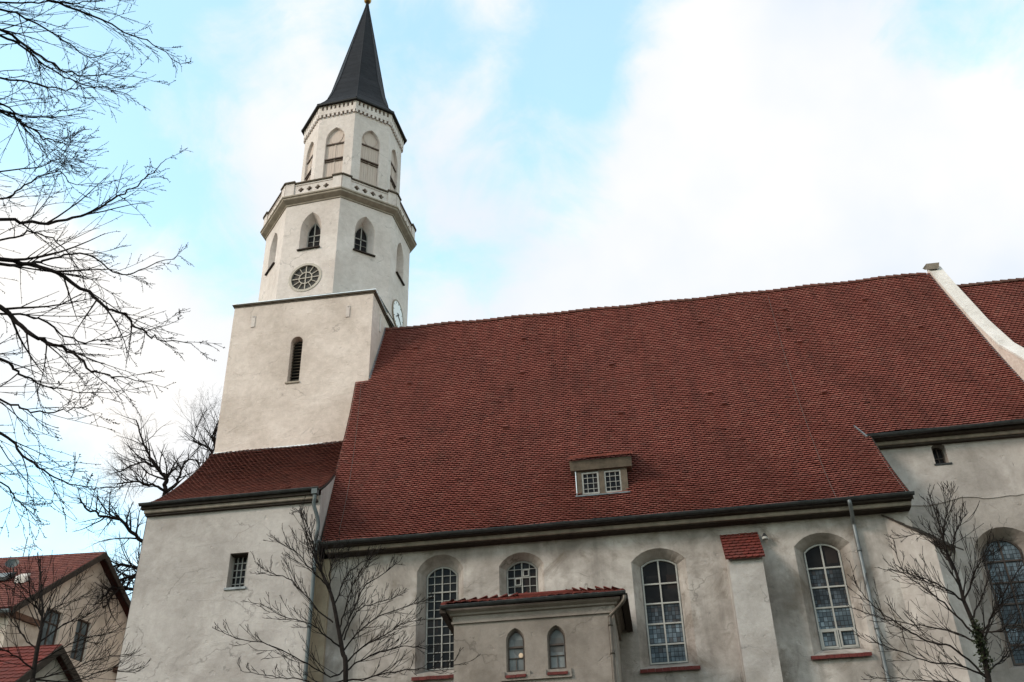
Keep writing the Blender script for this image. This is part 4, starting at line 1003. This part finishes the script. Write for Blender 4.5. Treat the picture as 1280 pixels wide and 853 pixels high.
p = [onslope(a, b, .15) for a, b in ((sa_ - .28, sb_ - .045), (sa_ + .28, sb_ - .045), (sa_ + .28, sb_ + .045), (sa_ - .28, sb_ + .045))]; MB().hexa(p + [q + Vector((0, -.01, .02)) for q in p]).build('pane', M['glass_grey'], sko)
ant = MB(); b0 = FH(3.55, 18.3, 3.2); ant.tube([b0, b0 + Vector((0, 0, 1.1))], .02, 5); ant.tube([b0 + Vector((-.6, .15, .6)), b0 + Vector((.6, -.15, .6))], .015, 4)
for i in range(5): q = b0 + Vector((-.5 + i * .25, .12 - i * .06, .6)); ant.tube([q + Vector((-.05, -.25, 0)), q + Vector((.05, .25, 0))], .01, 4)
ant.build('antenna', M['zinc'], rf1)
gt = MB(); a_, b_ = FH(-.45, 14.82, -.35), FH(-.45, 14.82, 12); gt.tube([a_, b_], .08, 8); gt.build('gutter', M['zinc_old'], house1)
SO = Vector((-18.4, 27.2, 0))
house2, FH2, rf2 = house((SO.x, SO.y, 0), 3.6, 1.75, 9.55, 9.9, 11.35, 9, 'low_house', 'small grey gabled outbuilding with bright red roof at lower left', M['house_grey'], M['tile_new'], [], [], over=.25)

# ================================================================== TREES
class Tree:
    def __init__(s, seed, rmin=.0022): s.rmin = rmin; s.r = random.Random(seed); s.mb = MB(); s.tr = MB()
    def bough(s, pts, r0, r1, mb=None, n=5, sides=6, wob=0.0):
        P = smooth_pts(pts, n)
        if wob:
            P = [P[0]] + [p + Vector((s.r.gauss(0, wob), s.r.gauss(0, wob), s.r.gauss(0, wob))) for p in P[1:]]
        R = [r0 + (r1 - r0) * (i / (len(P) - 1)) ** .8 for i in range(len(P))]
        (mb or s.mb).tube(P, R, sides); return P, R
    def grow(s, p, d, L, r, lev, up=.10, ang=(28, 62), kids=(3, 6), seg=6, wob=.16, spur=.0, ratio=(.38, .68)):
        R_ = s.r; d = d.normalized(); P = [p.copy()]; st = L / seg; D = [d]
        bend = Vector((R_.gauss(0, .045), R_.gauss(0, .045), R_.gauss(0, .045)))
        for i in range(seg):
            d = (d + Vector((R_.gauss(0, wob), R_.gauss(0, wob), R_.gauss(0, wob))) * .6 + bend + Vector((0, 0, up))).normalized(); D.append(d); P.append(P[-1] + d * st)
        rad = [max(s.rmin, r * (1 - .78 * i / seg)) for i in range(seg + 1)]
        s.mb.tube(P, rad, 5 if r > .02 else 4 if r > .008 else 3)
        if spur:
            for i in range(1, seg + 1):
                for _ in range(2):
                    if R_.random() < .42:
                        q = P[i - 1].lerp(P[i], R_.random()); sd_ = (D[i].cross(Vector((R_.gauss(0, 1), R_.gauss(0, 1), R_.gauss(0, 1)))).normalized() + D[i] * .5).normalized()
                        s.mb.tube([q, q + sd_ * R_.uniform(.4, 1.3) * spur], [.0030, .0036], 3)
        if lev > 0:
            k = R_.randint(*kids)
            for j in range(k):
                t = .18 + .78 * (j + R_.random() * .7) / k; x = min(t * seg, seg - .01); i = int(x); q = P[i].lerp(P[i + 1], x - i)
                s.child(q, D[i], L * R_.uniform(*ratio) * (1.1 - .55 * t), max(.0028, rad[i] * R_.uniform(.48, .66)), lev - 1, up, ang, kids, seg, wob, spur, ratio)
    def child(s, q, d, L, r, lev, *a):
        up, ang = a[0], a[1]
        ax = d.cross(Vector((s.r.gauss(0, 1), s.r.gauss(0, 1), s.r.gauss(0, 1))))
        if ax.length < 1e-3: return
        nd = Matrix.Rotation(math.radians(s.r.uniform(*ang)), 3, ax.normalized()) @ d
        s.grow(q, nd, L, r, lev, *a)
    def clothe(s, P, R, k, L, lev, start=.15, taper=.55, **kw):
        """side shoots along a bough"""
        n = len(P) - 1; a = dict(up=.06, ang=(28, 60), kids=(3, 5), seg=6, wob=.15, spur=0, ratio=(.38, .68)); a.update(kw)
        for j in range(k):
            t = start + (1 - start) * (j + s.r.random()) / k; x = min(t * n, n - .01); i = int(x); q = P[i].lerp(P[i + 1], x - i); d = (P[i + 1] - P[i]).normalized()
            s.child(q, d, L * s.r.uniform(.55, 1.15) * (1 - taper * t), max(.003, R[i] * s.r.uniform(.42, .62)), lev, a['up'], a['ang'], a['kids'], a['seg'], a['wob'], a['spur'], a['ratio'])
    def finish(s, root, bark, thin=None):
        s.tr.build('trunk', bark, root, smooth=True); s.mb.build('branches', thin or bark, root)
def px_path(pts, d0, d1): n = len(pts) - 1; return [at(x, y, d0 + (d1 - d0) * i / n) for i, (x, y) in enumerate(pts)]

# 1. tree hanging in from the left, close to the viewer
tp = at(-330, 560, 9.0); tp.z = 0
root = empty('bare_tree', tp, 'bare dark branches of a near tree reaching in from the left', 'tree', 'bare winter trees around the church')
T = Tree(11)
hub = [tp, tp + Vector((.1, .1, 3)), tp + Vector((.15, .05, 6)), tp + Vector((.1, .2, 9)), tp + Vector((.2, .3, 12.5))]
tp_P, tp_R = T.bough(hub, .26, .06, T.tr, sides=10)
def tz(z):
    return min(tp_P, key=lambda p: abs(p.z - z))
near = [  # (outline in the photo, start radius, end radius, start depth, end depth)
    ([(-120, -40), (0, -22), (60, 0), (115, 20), (155, 40), (190, 55), (227, 82)], .030, .004, 8.8, 8.2),
    ([(-120, -15), (0, 3), (60, 3), (105, 4), (145, -3)], .022, .005, 8.9, 9.4),
    ([(-130, -5), (0, 12), (40, 27), (80, 50), (112, 72), (150, 62)], .026, .004, 9, 9.6),
    ([(-130, 15), (0, 38), (50, 72), (90, 92), (125, 94), (172, 95)], .032, .004, 8.8, 8.3),
    ([(-130, 18), (0, 45), (30, 60), (62, 85), (105, 106), (140, 112), (168, 123)], .026, .004, 9.2, 9.8),
    ([(-120, 70), (0, 97), (40, 103), (75, 113), (105, 108), (130, 112)], .022, .004, 8.9, 8.3),
    ([(-120, 110), (0, 132), (25, 145), (55, 146), (80, 138)], .022, .004, 9.0, 9.3),
    ([(-120, 100), (0, 136), (28, 152), (55, 172), (78, 180), (103, 184)], .026, .004, 9.1, 8.7),
    ([(-120, 105), (0, 140), (30, 158), (48, 182), (62, 198), (88, 216)], .022, .003, 9.0, 9.6),
    ([(-130, 300), (0, 277), (60, 278), (110, 266), (140, 250), (165, 235), (190, 216), (207, 199)], .034, .004, 8.8, 9.4),
    ([(-130, 310), (0, 324), (60, 337), (110, 365), (130, 382), (160, 397), (180, 416), (205, 427), (245, 430)], .040, .004, 8.9, 8.4),
    ([(-130, 305), (0, 330), (40, 330), (65, 322), (110, 318), (150, 345), (190, 330), (228, 321)], .030, .004, 9.1, 9.7),
    ([(-130, 350), (0, 385), (30, 412), (60, 428), (90, 440), (115, 462), (140, 470), (190, 478)], .042, .004, 8.8, 8.2),
    ([(-120, 395), (0, 392), (50, 400), (90, 425), (130, 425), (165, 418), (230, 398)], .022, .003, 9.2, 10),
    ([(-130, 420), (0, 450), (25, 467), (50, 480), (90, 490), (142, 491)], .030, .004, 9.1, 9.7),
    ([(-130, 470), (0, 500), (40, 515), (85, 512), (118, 505)], .024, .004, 9.3, 9.0),
    ([(-130, 495), (0, 540), (30, 572), (60, 592), (95, 607), (120, 612)], .026, .003, 8.9, 8.5),
    ([(-120, 560), (0, 605), (20, 625), (35, 638)], .022, .003, 9.2, 9.5),
    ([(-120, 240), (0, 250), (30, 232), (70, 215), (95, 232), (130, 228)], .022, .003, 9.1, 9.8),
    ([(-120, 275), (0, 300), (40, 290), (80, 310), (105, 345), (150, 370)], .022, .003, 9.3, 9.9),
    ([(-120, 200), (0, 215), (60, 205), (80, 192), (92, 168)], .018, .003, 9.3, 9.7),
]
for pts, r0, r1, d0, d1 in near:
    path = px_path(pts, d0, d1); z0 = path[0].z - 1.0; s0 = tz(max(3, min(12, z0)))
    P_, R_ = T.bough([s0, s0.lerp(path[0], .5) + Vector((0, 0, .12))] + path, r0 * .85, r1 * .8, wob=.010)
    k0 = .30
    T.clothe(P_, R_, 16, 1.15, 1, start=k0, taper=.72, up=.012, ang=(14, 46), kids=(3, 5), spur=.013, wob=.06, ratio=(.3, .6))
T.finish(root, M['bark_dark'])

# 2. big tree behind the porch
tb = at(203, 760, 47); tb.z = 0
root = empty('bare_tree', tb, 'dense bare tree with twisted dark boughs behind the porch and tower', 'tree', 'bare winter trees around the church'); T = Tree(23)
top_ = at(222, 690, 47)
tP, tR = T.bough([tb, tb + Vector((.1, 0, 6)), at(215, 740, 47)], .50, .34, T.tr, sides=10)
far = [([(215, 740), (190, 690), (165, 665), (150, 650), (130, 645), (110, 636), (97, 623)], .16, .03, 47, 45),
       ([(215, 740), (214, 660), (206, 614), (208, 600), (200, 588), (186, 568), (178, 552), (170, 525)], .20, .03, 47, 48),
       ([(206, 614), (190, 606), (165, 603), (146, 606)], .09, .03, 47, 45.5),
       ([(206, 614), (222, 604), (226, 586), (236, 575), (252, 580)], .10, .03, 47, 48.5),
       ([(215, 740), (245, 640), (258, 585), (265, 566), (252, 556), (242, 552)], .14, .03, 47, 48),
       ([(262, 572), (268, 560), (266, 545), (274, 528)], .09, .03, 47, 47),
       ([(242, 552), (246, 535), (258, 510)], .04, .012, 48, 48),
       ([(215, 740), (180, 722), (160, 722), (140, 735), (125, 752)], .13, .03, 47, 44.5),
       ([(215, 740), (175, 712), (150, 706), (128, 712)], .10, .03, 47, 46),
       ([(200, 588), (180, 578), (160, 584), (150, 590)], .07, .02, 47, 46),
       ([(215, 740), (170, 738), (150, 735), (130, 760)], .10, .03, 47, 44)]
for pts, r0, r1, d0, d1 in far:
    P_, R_ = T.bough(px_path(pts, d0, d1), r0 * .8, r1, wob=.03)
    T.clothe(P_, R_, 22, 2.2, 2, start=.25, taper=.35, up=.05, ang=(28, 62), kids=(3, 5), wob=.13)
T.mb.v = T.mb.v
T.finish(root, M['bark_dark'])

# 3. young tree before the nave corner
def yard_tree(base_px, dist, label, seed, trunk_px, boughs, r_tr, thick=1.0, L=1.25, k=9, lev=2, moss=False, bark='bark', up=.10):
    b = at(*base_px, dist); root = empty('bare_tree', (b.x, b.y, 0), label, 'tree', 'bare winter trees around the church'); T = Tree(seed, .0055)
    path = px_path(trunk_px, dist, dist + .3)
    P_, R_ = T.bough([Vector((b.x, b.y, 0)), Vector((b.x + .05, b.y, b.z * .5))] + path[:len(path) // 2 + 1], r_tr * 1.35, r_tr * .7, T.tr, sides=9)
    P2, R2 = T.bough(path[len(path) // 2:], r_tr * .7, .008)
    T.clothe(P2, R2, k + 14, L * 1.25, 1, start=.02, taper=.8, up=up, kids=(2, 4), wob=.05, ang=(22, 45), ratio=(.3, .55))
    for pts, dd in boughs:
        Pb, Rb = T.bough(px_path(pts, dist + .1, dist + dd), r_tr * .36 * thick, .006, wob=.012)
        T.clothe(Pb, Rb, k + 9, L * 1.3, 1, start=.12, taper=.7, up=up, kids=(2, 4), ang=(18, 42), wob=.05, ratio=(.3, .55))
    T.finish(root, M[bark])
    if moss:
        iv = MB(); rr = random.Random(3)
        for q in range(700):
            i = rr.randrange(len(P_) - 14, len(P_) - 8); c = P_[i] + Vector((rr.gauss(0, .055), rr.gauss(0, .055), rr.gauss(0, .12))); a = Vector((rr.gauss(0, 1), rr.gauss(0, 1), rr.gauss(0, 1))).normalized(); bq = a.orthogonal().normalized(); s_ = rr.uniform(.025, .05)
            iv.add([c - a * s_, c + bq * s_ * .7, c + a * s_, c - bq * s_ * .7], [(0, 1, 2, 3)])
        iv.build('ivy', M['ivy'], root)
    return root
yard_tree((432, 853), 23.5, 'slender bare tree in front of the nave corner and grey downpipe', 31,
    [(432, 853), (428, 815), (422, 781), (415, 747), (405, 722), (396, 700), (388, 668), (376, 638)],
    [([(425, 809), (404, 792), (388, 780), (356, 772), (325, 754)], -1.0), ([(430, 838), (413, 846), (376, 826), (336, 806), (299, 799), (274, 789)], -1.6),
     ([(416, 778), (393, 758), (365, 727), (336, 715), (322, 705)], .8), ([(410, 735), (392, 715), (373, 693), (346, 677)], -.6), ([(398, 704), (388, 680), (378, 650), (375, 637)], .5),
     ([(432, 830), (453, 809), (476, 797), (500, 781), (522, 776)], -1.2), ([(430, 800), (440, 775), (452, 760), (478, 752), (503, 742)], 1.0), ([(432, 840), (450, 826), (480, 814), (510, 808), (537, 812)], .6),
     ([(424, 790), (432, 760), (440, 735), (452, 712), (468, 692)], -1.0), ([(418, 760), (428, 730), (440, 712), (470, 695)], 1.2), ([(428, 815), (450, 788), (480, 768), (510, 758), (537, 748)], .2),
     ([(432, 850), (400, 856), (370, 848), (340, 846), (300, 838)], 1.4), ([(412, 740), (412, 715), (420, 698), (424, 686)], .3), ([(432, 852), (460, 848), (500, 838), (545, 836), (580, 830)], -1.8), ([(426, 800), (440, 765), (455, 735), (482, 715), (500, 702)], .9)], .052, thick=1.1, L=.88)
yard_tree((1238, 853), 23.0, 'bare tree with a mossy trunk in front of the chapel window', 37,
    [(1240, 870), (1236, 850), (1225, 800), (1215, 775), (1205, 752), (1195, 715), (1184, 690), (1172, 650), (1160, 614)],
    [([(1232, 845), (1195, 812), (1160, 801), (1125, 782), (1095, 760), (1078, 742), (1065, 720)], -1.2), ([(1215, 790), (1180, 755), (1155, 735), (1130, 715), (1116, 672)], .8), ([(1205, 752), (1180, 735), (1150, 722), (1112, 712)], -.8),
     ([(1225, 805), (1190, 790), (1150, 782), (1110, 775), (1070, 762)], 1.2), ([(1238, 850), (1200, 832), (1165, 828), (1120, 812), (1082, 800)], -1.7), ([(1192, 712), (1178, 690), (1160, 668), (1118, 674)], .4),
     ([(1226, 800), (1235, 780), (1245, 760), (1262, 748), (1285, 742)], -.8), ([(1228, 808), (1240, 772), (1258, 735), (1280, 705)], .9), ([(1205, 752), (1215, 722), (1226, 700), (1238, 680)], -.5), ([(1188, 695), (1192, 675), (1200, 655), (1207, 642)], .5),
     ([(1236, 840), (1250, 825), (1268, 810), (1290, 805)], 1.0), ([(1215, 775), (1228, 745), (1236, 720), (1244, 690)], 1.2), ([(1222, 790), (1240, 790), (1262, 785), (1290, 782)], -1.3), ([(1240, 860), (1200, 855), (1150, 850), (1090, 846)], 1.5), ([(1183, 690), (1180, 665), (1184, 640), (1188, 618)], -.4)], .056, L=.9, thick=1.15, moss=True)
yard_tree((40, 853), 26.0, 'thin bare sapling in front of the beige gabled house', 43,
    [(38, 870), (40, 853), (46, 815), (51, 790), (53, 765), (52, 740), (50, 700)],
    [([(44, 830), (70, 815), (100, 800), (140, 790)], -.8), ([(50, 790), (62, 765), (80, 750), (105, 718)], .6), ([(40, 850), (80, 840), (120, 825), (160, 818)], -1.4), ([(46, 815), (25, 790), (10, 770), (-10, 750)], .8), ([(52, 770), (40, 748), (30, 735), (18, 722)], -.6), ([(42, 840), (20, 820), (0, 812), (-30, 800)], -.9),
     ([(41, 850), (90, 852), (130, 838), (170, 842)], .9), ([(48, 805), (80, 780), (105, 772), (130, 752)], 1.1)], .06, L=1.25, k=8)
